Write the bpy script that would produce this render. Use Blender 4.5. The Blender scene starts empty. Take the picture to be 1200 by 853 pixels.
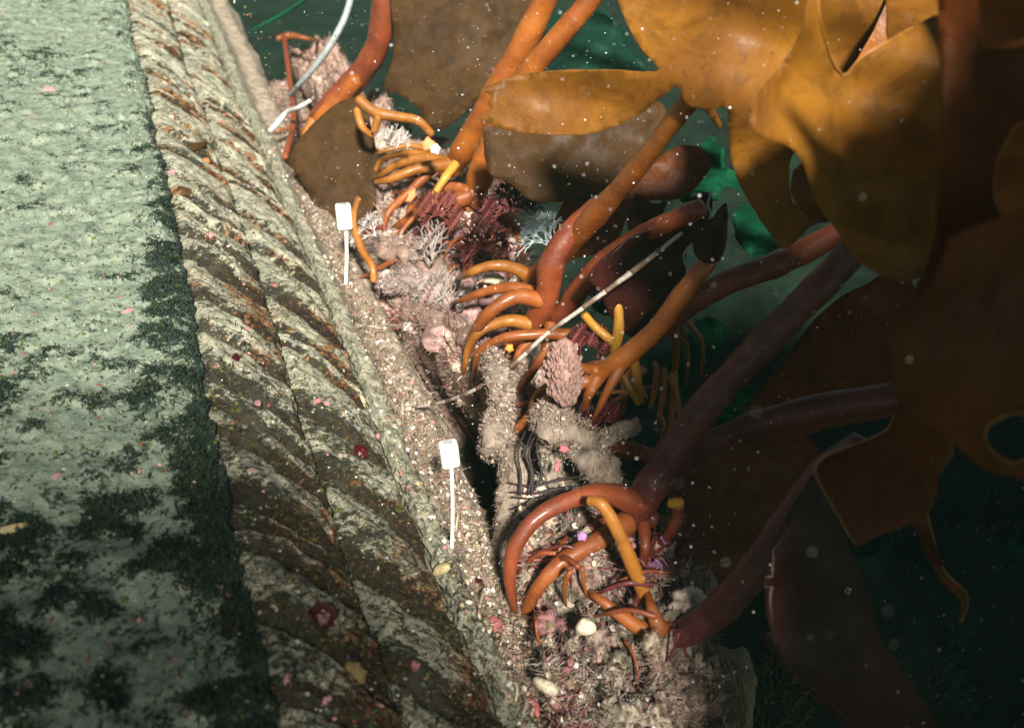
import bpy, bmesh, math, random
import numpy as np
from mathutils import Vector, Matrix
from mathutils.bvhtree import BVHTree
from mathutils.geometry import delaunay_2d_cdt

random.seed(7)
rng = np.random.default_rng(7)
S = bpy.context.scene
COL = S.collection

# ------------------------------------------------------------------ camera
CAM = Vector((0.0, 0.0, 1.35))
PITCH = math.radians(38.0)
F = 1040.0
cd = bpy.data.cameras.new('camera'); cam = bpy.data.objects.new('camera', cd); COL.objects.link(cam)
cam.location = CAM; cam.rotation_euler = (math.pi/2 - PITCH, 0, 0)
cd.sensor_width = 36; cd.lens = 36*F/1200; cd.clip_start = 0.01; cd.clip_end = 200
cd.dof.use_dof = True; cd.dof.focus_distance = 0.85; cd.dof.aperture_fstop = 6.3
S.camera = cam

# ------------------------------------------------------------------ light
SUNV = Vector((0.17, -0.80, 0.85)).normalized()          # towards the sun
sd = bpy.data.lights.new('sun', 'SUN'); sd.energy = 5.0; sd.angle = math.radians(6.0); sd.color = (1.0, 0.93, 0.82)
sun = bpy.data.objects.new('sun', sd); COL.objects.link(sun)
sun.location = (0, 0, 5); sun.rotation_euler = SUNV.to_track_quat('Z', 'Y').to_euler()
W = bpy.data.worlds.new('World'); S.world = W; W.use_nodes = True
wn, wl = W.node_tree.nodes, W.node_tree.links
sky = wn.new('ShaderNodeTexSky'); sky.sky_type = 'NISHITA'; sky.sun_disc = False
sky.sun_elevation = math.asin(SUNV.z); sky.sun_rotation = math.atan2(SUNV.x, SUNV.y)
tint = wn.new('ShaderNodeMix'); tint.data_type = 'RGBA'; tint.blend_type = 'MULTIPLY'; tint.inputs[0].default_value = 1
tint.inputs[7].default_value = (0.62, 0.56, 0.42, 1)      # warm, dimmed tint on the sky light
wl.new(sky.outputs[0], tint.inputs[6]); wl.new(tint.outputs[2], wn['Background'].inputs[0])
wn['Background'].inputs[1].default_value = 0.05
S.view_settings.view_transform = 'Standard'; S.view_settings.look = 'None'
S.view_settings.exposure = 1.05; S.view_settings.gamma = 1.0
S.cycles.use_denoising = True
S.cycles.max_bounces = 5; S.cycles.volume_bounces = 0; S.cycles.transparent_max_bounces = 6
S.cycles.sample_clamp_indirect = 4

# ------------------------------------------------------------------ pixel -> place
cp, sp_ = math.cos(PITCH), math.sin(PITCH)
def ray(px, py):
    x = (px-600)/F; y = -(py-426.5)/F
    return Vector((x, cp + sp_*y, -sp_ + cp*y))
def P(px, py, Z): return CAM + ray(px, py)*Z
D = Vector((ray(70, -386).x, ray(70, -386).y, 0)).normalized()    # the way the slab runs
E = Vector((D.y, -D.x, 0))                                           # across it, to the right
def us(p): return p.dot(E), p.dot(D), p.z
def W3(u, s, z): return E*u + D*s + Vector((0, 0, z))

# ------------------------------------------------------------------ noise
def _h(ix, iy, iz):
    n = (ix.astype(np.int64)*374761393 + iy.astype(np.int64)*668265263 + iz.astype(np.int64)*2147483647) & 0x7fffffff
    n = ((n ^ (n >> 13))*1274126177) & 0x7fffffff
    n = (n ^ (n >> 16)) & 0xffff
    return n/65535.0
def vn(x, y, z=0.0):
    x = np.asarray(x, float); y = np.asarray(y, float); z = np.zeros_like(x)+z
    ix, iy, iz = np.floor(x), np.floor(y), np.floor(z)
    fx, fy, fz = x-ix, y-iy, z-iz
    fx = fx*fx*(3-2*fx); fy = fy*fy*(3-2*fy); fz = fz*fz*(3-2*fz)
    r = 0
    for a in (0, 1):
        for b in (0, 1):
            for c in (0, 1):
                w = (fx if a else 1-fx)*(fy if b else 1-fy)*(fz if c else 1-fz)
                r = r + w*_h(ix+a, iy+b, iz+c)
    return r
def fbm(x, y, sc, octv=4, z=0.0, g=0.5):
    r = 0; a = 1.0; t = 0
    for i in range(octv):
        r = r + a*vn(x*sc+17*i, y*sc-9*i, z*sc+3.1*i+z); t += a; a *= g; sc *= 2.05
    return r/t
def sm(a, b, x):
    t = np.clip((x-a)/(b-a), 0, 1); return t*t*(3-2*t)

# ------------------------------------------------------------------ meshes
def link(name, me, parent=None, mat=None):
    o = bpy.data.objects.new(name, me); COL.objects.link(o)
    if parent: o.parent = parent
    if mat and me and not me.materials: me.materials.append(mat)
    return o
def mesh_np(name, V, quads=None, tris=None, smooth=True, attrs=None, uv=None, col=None):
    me = bpy.data.meshes.new(name)
    V = np.asarray(V, np.float32)
    me.vertices.add(len(V)); me.vertices.foreach_set('co', V.ravel())
    nq = 0 if quads is None else len(quads); nt = 0 if tris is None else len(tris)
    loops = []
    if nq: loops.append(np.asarray(quads, np.int32).ravel())
    if nt: loops.append(np.asarray(tris, np.int32).ravel())
    L = np.concatenate(loops)
    me.loops.add(len(L)); me.loops.foreach_set('vertex_index', L)
    starts = np.concatenate([np.arange(nq)*4, nq*4+np.arange(nt)*3]).astype(np.int32)
    me.polygons.add(nq+nt); me.polygons.foreach_set('loop_start', starts)
    me.polygons.foreach_set('use_smooth', np.full(nq+nt, smooth))
    if uv is not None:
        l = me.uv_layers.new(name='UVMap'); l.data.foreach_set('uv', np.asarray(uv, np.float32)[L].ravel())
    for k, a in (attrs or {}).items():
        at = me.attributes.new(k, 'FLOAT', 'POINT'); at.data.foreach_set('value', np.asarray(a, np.float32).ravel())
    if col is not None:
        c = np.ones((len(V), 4), np.float32); c[:, :3] = col
        at = me.attributes.new('tint', 'FLOAT_COLOR', 'POINT'); at.data.foreach_set('color', c.ravel())
    me.update(calc_edges=True); me.validate()
    return me
def gridq(nu, ns):
    i = np.arange((nu-1)*(ns-1)); a = i//(ns-1); b = i % (ns-1); v = a*ns+b
    return np.stack([v, v+ns, v+ns+1, v+1], 1)
def world_np(u, s, z):
    return np.stack([E.x*u+D.x*s, E.y*u+D.y*s, z], -1)

def tag(o, label=None, cat=None, group=None, kind=None):
    if label: o['label'] = label
    if cat: o['category'] = cat
    if group: o['group'] = group
    if kind: o['kind'] = kind
    return o
def thing(name, label, cat, loc, group=None):
    o = bpy.data.objects.new(name, None); COL.objects.link(o); o.location = loc; o.empty_display_size = .01
    return tag(o, label, cat, group)
def put(o, root):          # parent keeping the shape where it was built (in world coordinates)
    o.parent = root; o.matrix_parent_inverse = Matrix.Translation(-root.location)
    return o

# ------------------------------------------------------------------ materials
def newmat(name):
    m = bpy.data.materials.new(name); m.use_nodes = True
    n = m.node_tree.nodes; b = n['Principled BSDF']
    return m, n, m.node_tree.links, b
class NB:
    def __init__(s, m): s.n = m.node_tree.nodes; s.l = m.node_tree.links
    def coord(s, kind='Object', scale=(1, 1, 1), rot=(0, 0, 0)):
        t = s.n.new('ShaderNodeTexCoord'); mp = s.n.new('ShaderNodeMapping')
        s.l.new(t.outputs[kind], mp.inputs[0]); mp.inputs['Scale'].default_value = scale; mp.inputs['Rotation'].default_value = rot
        return mp.outputs[0]
    def noise(s, vec, scale, det=4, rough=.55, dist=0):
        t = s.n.new('ShaderNodeTexNoise'); s.l.new(vec, t.inputs['Vector'])
        t.inputs['Scale'].default_value = scale; t.inputs['Detail'].default_value = det
        t.inputs['Roughness'].default_value = rough; t.inputs['Distortion'].default_value = dist
        return t.outputs['Fac']
    def vor(s, vec, scale, feat='F1', out='Distance', rnd=1):
        t = s.n.new('ShaderNodeTexVoronoi'); t.feature = feat; s.l.new(vec, t.inputs['Vector'])
        t.inputs['Scale'].default_value = scale; t.inputs['Randomness'].default_value = rnd
        return t.outputs[out]
    def rng(s, v, a, b, c=0, d=1):
        t = s.n.new('ShaderNodeMapRange'); t.interpolation_type = 'SMOOTHSTEP'; s.l.new(v, t.inputs[0])
        for i, x in enumerate((a, b, c, d)): t.inputs[i+1].default_value = x
        return t.outputs[0]
    def math(s, op, a, b=None):
        t = s.n.new('ShaderNodeMath'); t.operation = op
        for i, x in enumerate((a, b)):
            if x is None: continue
            if isinstance(x, (int, float)): t.inputs[i].default_value = x
            else: s.l.new(x, t.inputs[i])
        return t.outputs[0]
    def mix(s, f, a, b, mode='MIX'):
        t = s.n.new('ShaderNodeMix'); t.data_type = 'RGBA'; t.blend_type = mode
        for i, x in ((0, f), (6, a), (7, b)):
            if isinstance(x, (int, float)): t.inputs[i].default_value = x
            elif isinstance(x, tuple): t.inputs[i].default_value = (*x, 1)
            else: s.l.new(x, t.inputs[i])
        return t.outputs[2]
    def attr(s, name, out='Fac'):
        t = s.n.new('ShaderNodeAttribute'); t.attribute_name = name; return t.outputs[out]
    def bump(s, h, dist, strength=1, nrm=None):
        t = s.n.new('ShaderNodeBump'); s.l.new(h, t.inputs['Height']); t.inputs['Distance'].default_value = dist
        t.inputs['Strength'].default_value = strength
        if nrm: s.l.new(nrm, t.inputs['Normal'])
        return t.outputs[0]

def crust_material(name, base1, base2, dark, film, filmcol, scale=1.0):
    """pale silted stone with dark turf patches, olive dots, rusty film and pink crusts"""
    m, n, l, b = newmat(name); q = NB(m)
    uv = q.coord('UV', (1, 1, 1)); uvs = q.coord('UV', (0.85, 1.15, 1), (0, 0, .4))
    ob = q.coord('Object')
    c = q.mix(q.rng(q.noise(uvs, 60*scale, 6, .65), .3, .7), base1, base2)
    c = q.mix(q.rng(q.noise(ob, 900, 3, .7), .35, .7), c, q.mix(0.5, c, (0.05, 0.06, 0.05)), 'MIX')
    grain = q.noise(ob, 420, 4, .75)
    c = q.mix(q.rng(grain, .55, .75, 0, .6), c, (0.50, 0.50, 0.40))
    # yellow-brown film
    f = q.math('ADD', q.attr('film'), q.math('MULTIPLY', q.math('SUBTRACT', q.noise(uv, 75, 5, .7), .5), 1.6))
    c = q.mix(q.rng(f, .50, .68, 0, .85), c, filmcol)
    f2 = q.math('ADD', q.attr('film'), q.math('MULTIPLY', q.math('SUBTRACT', q.noise(uvs, 110, 5, .75), .5), 1.8))
    c = q.mix(q.rng(f2, .72, .86), c, (0.09, 0.022, 0.012))
    # dark turf
    uvt = q.coord('UV', (0.95, 1.05, 1), (0, 0, .5))
    d1 = q.math('ADD', q.attr('turf'), q.math('ADD', q.math('MULTIPLY', q.math('SUBTRACT', q.noise(uvt, 60, 8, .75, .3), .5), 1.2), q.math('MULTIPLY', q.math('SUBTRACT', q.noise(uvt, 150, 6, .75), .5), 2.0)))
    dm = q.rng(d1, .46, .66)
    c = q.mix(q.math('MULTIPLY', dm, .93), c, q.mix(q.rng(q.noise(ob, 300, 3), .35, .7), dark, tuple(x*1.9 for x in dark)))
    # fine dark specks and streaks
    sp = q.rng(q.noise(q.coord('UV', (0.8, 1.3, 1), (0, 0, .45)), 130, 5, .75), .54, .63)
    c = q.mix(q.math('MULTIPLY', sp, .8), c, (0.06, 0.065, 0.03))
    # olive dots
    od = q.math('ADD', q.vor(ob, 85), q.math('MULTIPLY', q.noise(ob, 300, 3), .25))
    keep = q.rng(q.vor(ob, 85, 'F1', 'Color'), .45, .55)
    c = q.mix(q.math('MULTIPLY', q.math('MULTIPLY', q.rng(od, .24, .36, 1, 0), keep), .8), c, (0.085, 0.10, 0.012))
    # pink crusts
    pd = q.math('ADD', q.vor(ob, 48), q.math('MULTIPLY', q.noise(ob, 220, 4), .35))
    kp = q.math('MULTIPLY', q.rng(q.vor(ob, 48, 'F1', 'Color'), .66, .70), q.rng(q.noise(ob, 14, 3), .52, .60))
    c = q.mix(q.math('MULTIPLY', q.math('MULTIPLY', q.rng(pd, .33, .40, 1, 0), kp), q.math('MULTIPLY', q.attr('pink'), .9)), c, (0.50, 0.20, 0.20))
    l.new(c, b.inputs['Base Color']); b.inputs['Roughness'].default_value = .85
    b.inputs['Specular IOR Level'].default_value = .25
    h = q.math('ADD', q.math('MULTIPLY', grain, .6), q.math('ADD', q.math('MULTIPLY', q.noise(uv, 130, 6, .7), 1.0), q.math('MULTIPLY', dm, .5)))
    l.new(q.bump(h, .003, .9), b.inputs['Normal'])
    return m

M_slab = crust_material('silted_slab', (0.15, 0.210, 0.160), (0.37, 0.445, 0.335), (0.006, 0.024, 0.021), True, (0.22, 0.16, 0.07))
M_rib = crust_material('ridged_face', (0.20, 0.22, 0.17), (0.62, 0.59, 0.44), (0.010, 0.009, 0.006), True, (0.22, 0.095, 0.028))
M_ledge = crust_material('ledge', (0.30, 0.23, 0.17), (0.60, 0.50, 0.40), (0.045, 0.032, 0.024), True, (0.34, 0.20, 0.08))

def tint_material(name, rough=.7, var=.35, spec=.3, scale=500, transl=0.0, bump=.0006):
    m, n, l, b = newmat(name); q = NB(m); ob = q.coord('Object')
    c = q.mix(var, q.attr('tint', 'Color'), q.rng(q.noise(ob, scale, 4, .7), .25, .75, .2, 1.7), 'MULTIPLY')
    l.new(c, b.inputs['Base Color']); b.inputs['Roughness'].default_value = rough
    b.inputs['Specular IOR Level'].default_value = spec
    if bump: l.new(q.bump(q.noise(ob, scale*.7, 4, .7), bump, .8), b.inputs['Normal'])
    if transl:
        t = n.new('ShaderNodeBsdfTranslucent'); mx = n.new('ShaderNodeMixShader'); mx.inputs[0].default_value = transl
        l.new(c, t.inputs[0]); l.new(b.outputs[0], mx.inputs[1]); l.new(t.outputs[0], mx.inputs[2])
        l.new(mx.outputs[0], n['Material Output'].inputs[0])
    return m
M_tint = tint_material('growth')
M_fine = tint_material('fine_growth', .6, .15, .4, 900, .25, 0)

def stipe_material(name, c1, c2, rough=.36, sss=.15):
    m, n, l, b = newmat(name); q = NB(m); ob = q.coord('Object')
    f = q.noise(ob, 22, 5, .6)
    c = q.mix(q.rng(f, .3, .7), c1, c2)
    c = q.mix(q.rng(q.noise(ob, 160, 5, .75), .56, .75, 0, .5), c, tuple(x*.35 for x in c1))
    speck = q.math('MAXIMUM', q.rng(q.vor(ob, 260), .08, .15, 1, 0), q.rng(q.noise(ob, 95, 6, .8), .62, .74))
    c = q.mix(q.math('MULTIPLY', speck, .35), c, (0.55, 0.40, 0.30))
    l.new(c, b.inputs['Base Color'])
    r = q.rng(q.noise(ob, 60, 4), .3, .7, rough*.8, rough*1.6); l.new(r, b.inputs['Roughness'])
    b.inputs['Coat Weight'].default_value = .25; b.inputs['Coat Roughness'].default_value = .22
    b.inputs['Subsurface Weight'].default_value = sss; b.inputs['Subsurface Scale'].default_value = .004
    b.inputs['Subsurface Radius'].default_value = (1, .35, .1)
    b.inputs['Specular IOR Level'].default_value = .35
    l.new(q.bump(q.noise(ob, 150, 6, .75), .0014, .8), b.inputs['Normal'])
    return m
M_orange = stipe_material('orange_stipe', (0.22, 0.055, 0.010), (0.40, 0.125, 0.018))
M_redbrown = stipe_material('red_brown_stipe', (0.13, 0.028, 0.012), (0.25, 0.058, 0.018))
M_amber = stipe_material('amber_root', (0.22, 0.078, 0.012), (0.38, 0.15, 0.022))
M_dark = stipe_material('dark_stipe', (0.055, 0.011, 0.013), (0.15, 0.030, 0.024))
M_brown = stipe_material('brown_root', (0.17, 0.044, 0.010), (0.32, 0.095, 0.018))
M_yellow = stipe_material('yellow_root', (0.42, 0.20, 0.02), (0.55, 0.29, 0.04))

def blade_material(name, c1, c2, rough=.3, transl=.35, vein=True):
    m, n, l, b = newmat(name); q = NB(m); ob = q.coord('Object')
    c = q.mix(q.rng(q.noise(ob, 9, 4, .6), .3, .7), c1, c2)
    c = q.mix(q.rng(q.noise(ob, 26, 6, .7, .5), .42, .68, 0, .65), c, tuple(x*.42 for x in c1))
    c = q.mix(q.rng(q.noise(ob, 170, 4, .7), .60, .70, 0, .5), c, tuple(x*.3 for x in c1))
    sp = q.rng(q.vor(ob, 130), .05, .13, 1, 0)
    c = q.mix(q.math('MULTIPLY', sp, .15), c, (0.45, 0.36, 0.22))
    l.new(c, b.inputs['Base Color']); b.inputs['Specular IOR Level'].default_value = .22
    l.new(q.rng(q.noise(ob, 50, 4), .3, .7, rough*.8, rough*1.7), b.inputs['Roughness'])
    l.new(q.bump(q.noise(ob, 45, 5, .65), .0016, .6), b.inputs['Normal'])
    t = n.new('ShaderNodeBsdfTranslucent'); mx = n.new('ShaderNodeMixShader'); mx.inputs[0].default_value = transl
    l.new(c, t.inputs[0]); l.new(b.outputs[0], mx.inputs[1]); l.new(t.outputs[0], mx.inputs[2])
    l.new(mx.outputs[0], n['Material Output'].inputs[0])
    return m
B_gold = blade_material('golden_blade', (0.21, 0.078, 0.010), (0.36, 0.155, 0.016), .5)
B_brown = blade_material('brown_blade', (0.065, 0.032, 0.011), (0.10, 0.050, 0.015), .55)
B_dark = blade_material('dark_blade', (0.12, 0.030, 0.006), (0.20, 0.055, 0.009), .45)
B_maroon = blade_material('maroon_blade', (0.035, 0.009, 0.007), (0.075, 0.018, 0.013))
B_green = blade_material('green_blade', (0.002, 0.06, 0.028), (0.005, 0.15, 0.065), .6, .5)
B_dim = blade_material('dim_water_green', (0.004, 0.035, 0.025), (0.008, 0.06, 0.035), .6, .4)  # darker copy of the green, dimness of shade and haze in its colour
B_rust = blade_material('rust_blade', (0.30, 0.095, 0.014), (0.38, 0.13, 0.02))

def plain(name, c, rough=.5, spec=.4, sc=400, var=.25, bump=.0004, sss=0):
    m, n, l, b = newmat(name); q = NB(m); ob = q.coord('Object')
    cc = q.mix(q.rng(q.noise(ob, sc, 4, .7), .3, .75), c, tuple(x*(1-var) for x in c))
    l.new(cc, b.inputs['Base Color']); b.inputs['Roughness'].default_value = rough
    b.inputs['Specular IOR Level'].default_value = spec
    if sss: b.inputs['Subsurface Weight'].default_value = sss; b.inputs['Subsurface Scale'].default_value = .003
    if bump: l.new(q.bump(q.noise(ob, sc, 4, .7), bump, .8), b.inputs['Normal'])
    return m
M_white = plain('white_plastic', (0.92, 0.92, 0.90), .35, .5, 120, .06, .0001)
M_tape = plain('dirty_plastic', (0.36, 0.40, 0.40), .35, .5, 150, .45, .0002)
M_shell = plain('cream_shell', (0.58, 0.52, 0.38), .35, .5, 300, .35, .0003)
M_yshell = plain('yellow_shell', (0.46, 0.38, 0.20), .45, .4, 300, .35, .0003)
M_pink = plain('pink_crust', (0.50, 0.15, 0.17), .6, .3, 350, .4, .0006)
M_rose = plain('rose_crust', (0.46, 0.24, 0.24), .6, .3, 350, .4, .0006)
M_red = plain('dark_red_jelly', (0.075, 0.005, 0.008), .22, .6, 300, .6, .001)
M_margin = plain('blade_margin', (0.42, 0.20, 0.04), .35, .5, 200, .3, 0)
M_snow = plain('snow_flecks', (0.85, 0.88, 0.84), .6, .3, 100, .1, 0)
M_purple = plain('purple_crust', (0.40, 0.20, 0.42), .6, .3, 350, .4, .0006)

# ------------------------------------------------------------------ section of the slab and reef
def us_px(px, py, Z): return us(P(px, py, Z))
row = 600
sec = {k: us_px(x, row, z) for k, (x, z) in dict(far=(-620, .56), left=(0, .60), c1=(265, .62), c1b=(273, .634), c2=(388, .70), c2b=(390, .716),
        c3=(480, .775), c3b=(484, .79), rim=(496, .775), edge=(510, .785), edgeb=(514, .81), l0=(524, .845), l1=(561, .855), t1=(567, .95)).items()}
print({k: tuple(round(a, 3) for a in v) for k, v in sec.items()})
S_NEAR, S_FAR = -0.05, 3.6
def svals(n, a=S_NEAR, b=S_FAR):       # finer near the camera
    t = np.linspace(0, 1, n); return a + (b-a)*(0.25*t + 0.75*t*t)
LEDZ = sec['l0'][2]

def warp(s): return .014*(fbm(s*0, s, 5, 2, 3.)-.5)+.007*(fbm(s*0, s, 34, 4, 9.)-.5)+.006*(fbm(s*0, s, 110, 3, 19.)-.5)
def relief_mesh(name, prof, ncols, s, disp, mat_attrs, pieces_off=0.0):
    """prof: list of (u,z) corners; surface runs along s; disp(u,s,frac)->height along the section normal"""
    pu = np.array([p[0] for p in prof]); pz = np.array([p[1] for p in prof])
    L = np.concatenate([[0], np.cumsum(np.hypot(np.diff(pu), np.diff(pz)))])
    a = np.linspace(0, L[-1], ncols)
    u = np.interp(a, L, pu); z = np.interp(a, L, pz)
    tu, tz = np.gradient(u), np.gradient(z); ln = np.hypot(tu, tz)+1e-9
    nu, nz = -tz/ln, tu/ln
    nu = np.where(nz < 0, -nu, nu); nz = np.abs(nz)
    A = a[:, None]+0*s[None, :] if s.ndim == 1 else a[:, None]+0*s
    SS = (s[None, :]+0*a[:, None]) if s.ndim == 1 else s
    h = disp(A, SS, A/L[-1])
    U = u[:, None]+nu[:, None]*h+warp(SS); Z = z[:, None]+nz[:, None]*h
    V = world_np(U, SS, Z).reshape(-1, 3)
    at = mat_attrs(A, SS, A/L[-1])
    at = {k: (np.zeros_like(A)+v).ravel() for k, v in at.items()}
    return mesh_np(name, V, gridq(A.shape[0], A.shape[1])[:, ::-1], attrs=at, uv=np.stack([(A+u[0]).ravel(), SS.ravel()], 1))

slabroot = thing('encrusted_slab', 'long pale green silted slab with stepped ridged side running along the left', 'slab',
                 W3(sec['c1'][0], sec['c1'][1], 0.4))
surf_objs = []
def part(name, me, mat, root):
    o = link(name, me, None, mat); put(o, root); surf_objs.append(o); return o
def k_(n): return (sec[n][0], sec[n][2])

# the broad silted top
Lt = math.hypot(sec['c1'][0]-sec['far'][0], sec['c1'][2]-sec['far'][2])
def d_top(A, s, f):
    e = Lt-A
    h = .008*(fbm(A, s, 9, 3)-.5) + .006*(fbm(A, s, 60, 5, 3.0)-.5) + .004*sm(.5, .62, fbm(A*.9, s*1.2, 52, 5, 21., .65))
    rag = fbm(A, s, 38, 4, 5.0)
    h += .007*sm(.07, .012, e+.05*(rag-.5))*fbm(A, s, 120, 4, 2.)      # clumped turf along the fold
    h -= .004*sm(.012, 0, e)
    return h
def a_top(A, s, f):
    e = Lt-A
    near = sm(1.15, .38, s)
    turf = .21 + .38*sm(.048, .0, e+.09*(fbm(A, s, 38, 4, 9.)-.5)+.034*sm(.7, 1.5, s))*(.4+.6*sm(1.9, .9, s)) + .20*near + .34*(fbm(A*1.0, s, 9, 3, 2.)-.5) + 1.25*(fbm(A*.9, s*1.2, 52, 5, 21., .65)-.5)
    global TURF; TURF = turf
    return dict(turf=turf, film=.08+.1*fbm(A, s, 9, 2), pink=.8)
o = part('slab_top', relief_mesh('slab_top', [k_('far'), k_('left'), k_('c1')], 330, svals(760), d_top, a_top), M_slab, slabroot)
_v = np.empty(len(o.data.vertices)*3, np.float32); o.data.vertices.foreach_get('co', _v); _v = _v.reshape(-1, 3); SLABV = _v; SLABT = TURF.ravel().copy()
# the fold beneath it
zero = lambda A, s, f: .003*(fbm(A, s, 90, 4, 4.)-.5)
part('fold', relief_mesh('fold', [k_('c1'), k_('c1b')], 10, svals(760), lambda A, s, f: .002*np.sin(np.pi*f)+.008*(fbm(A, s, 110, 4, 4.)-.5)*np.sin(np.pi*f),
     lambda A, s, f: dict(turf=.60*sm(2.2, .5, s)+.18, film=.4, pink=.6)), M_slab, slabroot)

# ridged faces: every rib a piece of its own
def ribs(ka, kb, period, skew, amp, seed, s0, s1, filmk):
    prof = [k_(ka), k_(kb)]; r = random.Random(seed)
    Lw = math.hypot(prof[1][0]-prof[0][0], prof[1][1]-prof[0][1])
    s = s0; first = True
    edges = [s0]
    while edges[-1] < s1: edges.append(edges[-1]+period*r.uniform(.4, 1.9))
    for i in range(len(edges)-1):
        a0, a1 = edges[i], edges[i+1]
        far = sm(.9, 2.5, np.array(a0)); nf = int(64-44*far); nc = int(60-30*far)
        f = np.linspace(0, 1, nc); q = np.linspace(0, 1, nf)
        q = q*q*(3-2*q)
        wig = lambda e: .022*(fbm(f*Lw*1.0+e, f*0+e*3, 22, 3, seed)-.5)
        lo = a0 - skew*(f**1.15)*(1+.12*math.sin(a0*37)) + wig(a0); hi = a1 - skew*(f**1.15)*(1+.12*math.sin(a1*37)) + wig(a1)
        SS = lo[:, None]*(1-q)+hi[:, None]*q
        ph = r.uniform(.75, 1.25); seedn = r.uniform(0, 50); tw = r.uniform(.45, 1.0); sk = r.uniform(-.012, .012)
        def disp(A, s_, f_):
            Q = np.broadcast_to(q[None, :], A.shape)
            body = np.power(np.sin(np.pi*np.clip(Q, 0, 1)**tw), .55)
            h = amp*ph*(.55+.9*fbm(A, s_, 16, 3, 33.))*body*(0.35+.65*np.sin(np.pi*np.clip(f_*.9+.08, 0, 1)))
            h += .0100*(fbm(A*.8, s_, 50, 6, seedn)-.5)*np.minimum(body*1.2, 1)
            h += .0016*np.sin((Q*3.4+f_*1.3+seedn)*2*np.pi)*body*(fbm(A, s_, 20, 2, seedn))
            return (h+.001)*sm(0, .10, f_)*sm(1.0, .93, f_)
        def at(A, s_, f_):
            Q = np.broadcast_to(q[None, :], A.shape)
            groove = sm(.42, .04, Q)+.6*sm(.90, 1.0, Q)
            near = sm(1.15, .50, s_)
            return dict(turf=.20+.40*groove*(.55+.45*sm(2.3, .8, s_))+.28*near+.9*(fbm(A+ .01, s_, 19, 5, 6., .6)-.48),
                        film=.32+filmk*.7*groove+.28*sm(.2, 1, f_)*near+1.0*(fbm(A, s_, 15, 4, 8., .6)-.5), pink=1.)
        part('ridge', relief_mesh('ridge', prof, nc, SS, disp, at), M_rib, slabroot)
ribs('c1b', 'c2', .047, .055, .0105, 3, .18, 3.5, .40)
part('step', relief_mesh('step', [k_('c2'), k_('c2b')], 8, svals(760), lambda A, s, f: .005*(fbm(A, s, 60, 4, 4.)-.5)*np.sin(np.pi*f)-.001, 
     lambda A, s, f: dict(turf=.42, film=.5, pink=.6)), M_rib, slabroot)
ribs('c2b', 'c3', .060, .080, .009, 5, .18, 3.5, .50)
part('rim_groove', relief_mesh('rim_groove', [k_('c3'), k_('c3b')], 8, svals(760), lambda A, s, f: .004*(fbm(A, s, 60, 4, 4.)-.5)*np.sin(np.pi*f)-.001, 
     lambda A, s, f: dict(turf=.45, film=.45, pink=.6)), M_rib, slabroot)
part('rim', relief_mesh('rim', [k_('c3b'), k_('rim'), k_('edge'), k_('edgeb')], 44, svals(900), lambda A, s, f: .007*(fbm(A, s, 45, 5, 1.)-.5)*np.sin(np.pi*f)**.5,
     lambda A, s, f: dict(turf=.20+.25*sm(.75, 1, f)+.22*sm(.9, .4, s)+.4*(fbm(A, s, 14, 3, 4.)-.5), film=.30+.5*(fbm(A, s, 20, 3, 14.)-.5), pink=.9)), M_rib, slabroot)
def d_led(A, s, f): return (.034*(fbm(A, s, 24, 5, 7.)-.42)+.012*(fbm(A, s, 90, 4, 1.)-.5))*np.sin(np.pi*np.clip(f, 0.0, .62))
part('ledge', relief_mesh('ledge', [k_('edgeb'), k_('l0'), k_('l1'), k_('t1'), (k_('t1')[0]+.01, .2)], 100, svals(700, S_NEAR, 2.6), d_led,
     lambda A, s, f: dict(turf=.22+.2*sm(.35, .7, f)+.3*(fbm(A, s, 30, 3, 5.)-.5), film=.32, pink=1.)), M_ledge, slabroot)
# the slab's far side and underside, so that it is a solid body
vb = [W3(sec['far'][0], s, z) for s in (S_NEAR, S_FAR) for z in (sec['far'][2]+.003, -.15)]
part('slab_side', mesh_np('slab_side', [tuple(v) for v in vb], quads=[(0, 1, 3, 2)], attrs=dict(turf=[.3]*4, film=[.1]*4, pink=[0]*4), uv=[(0, 0), (0, 1), (3, 0), (3, 1)]), M_slab, slabroot)

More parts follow.
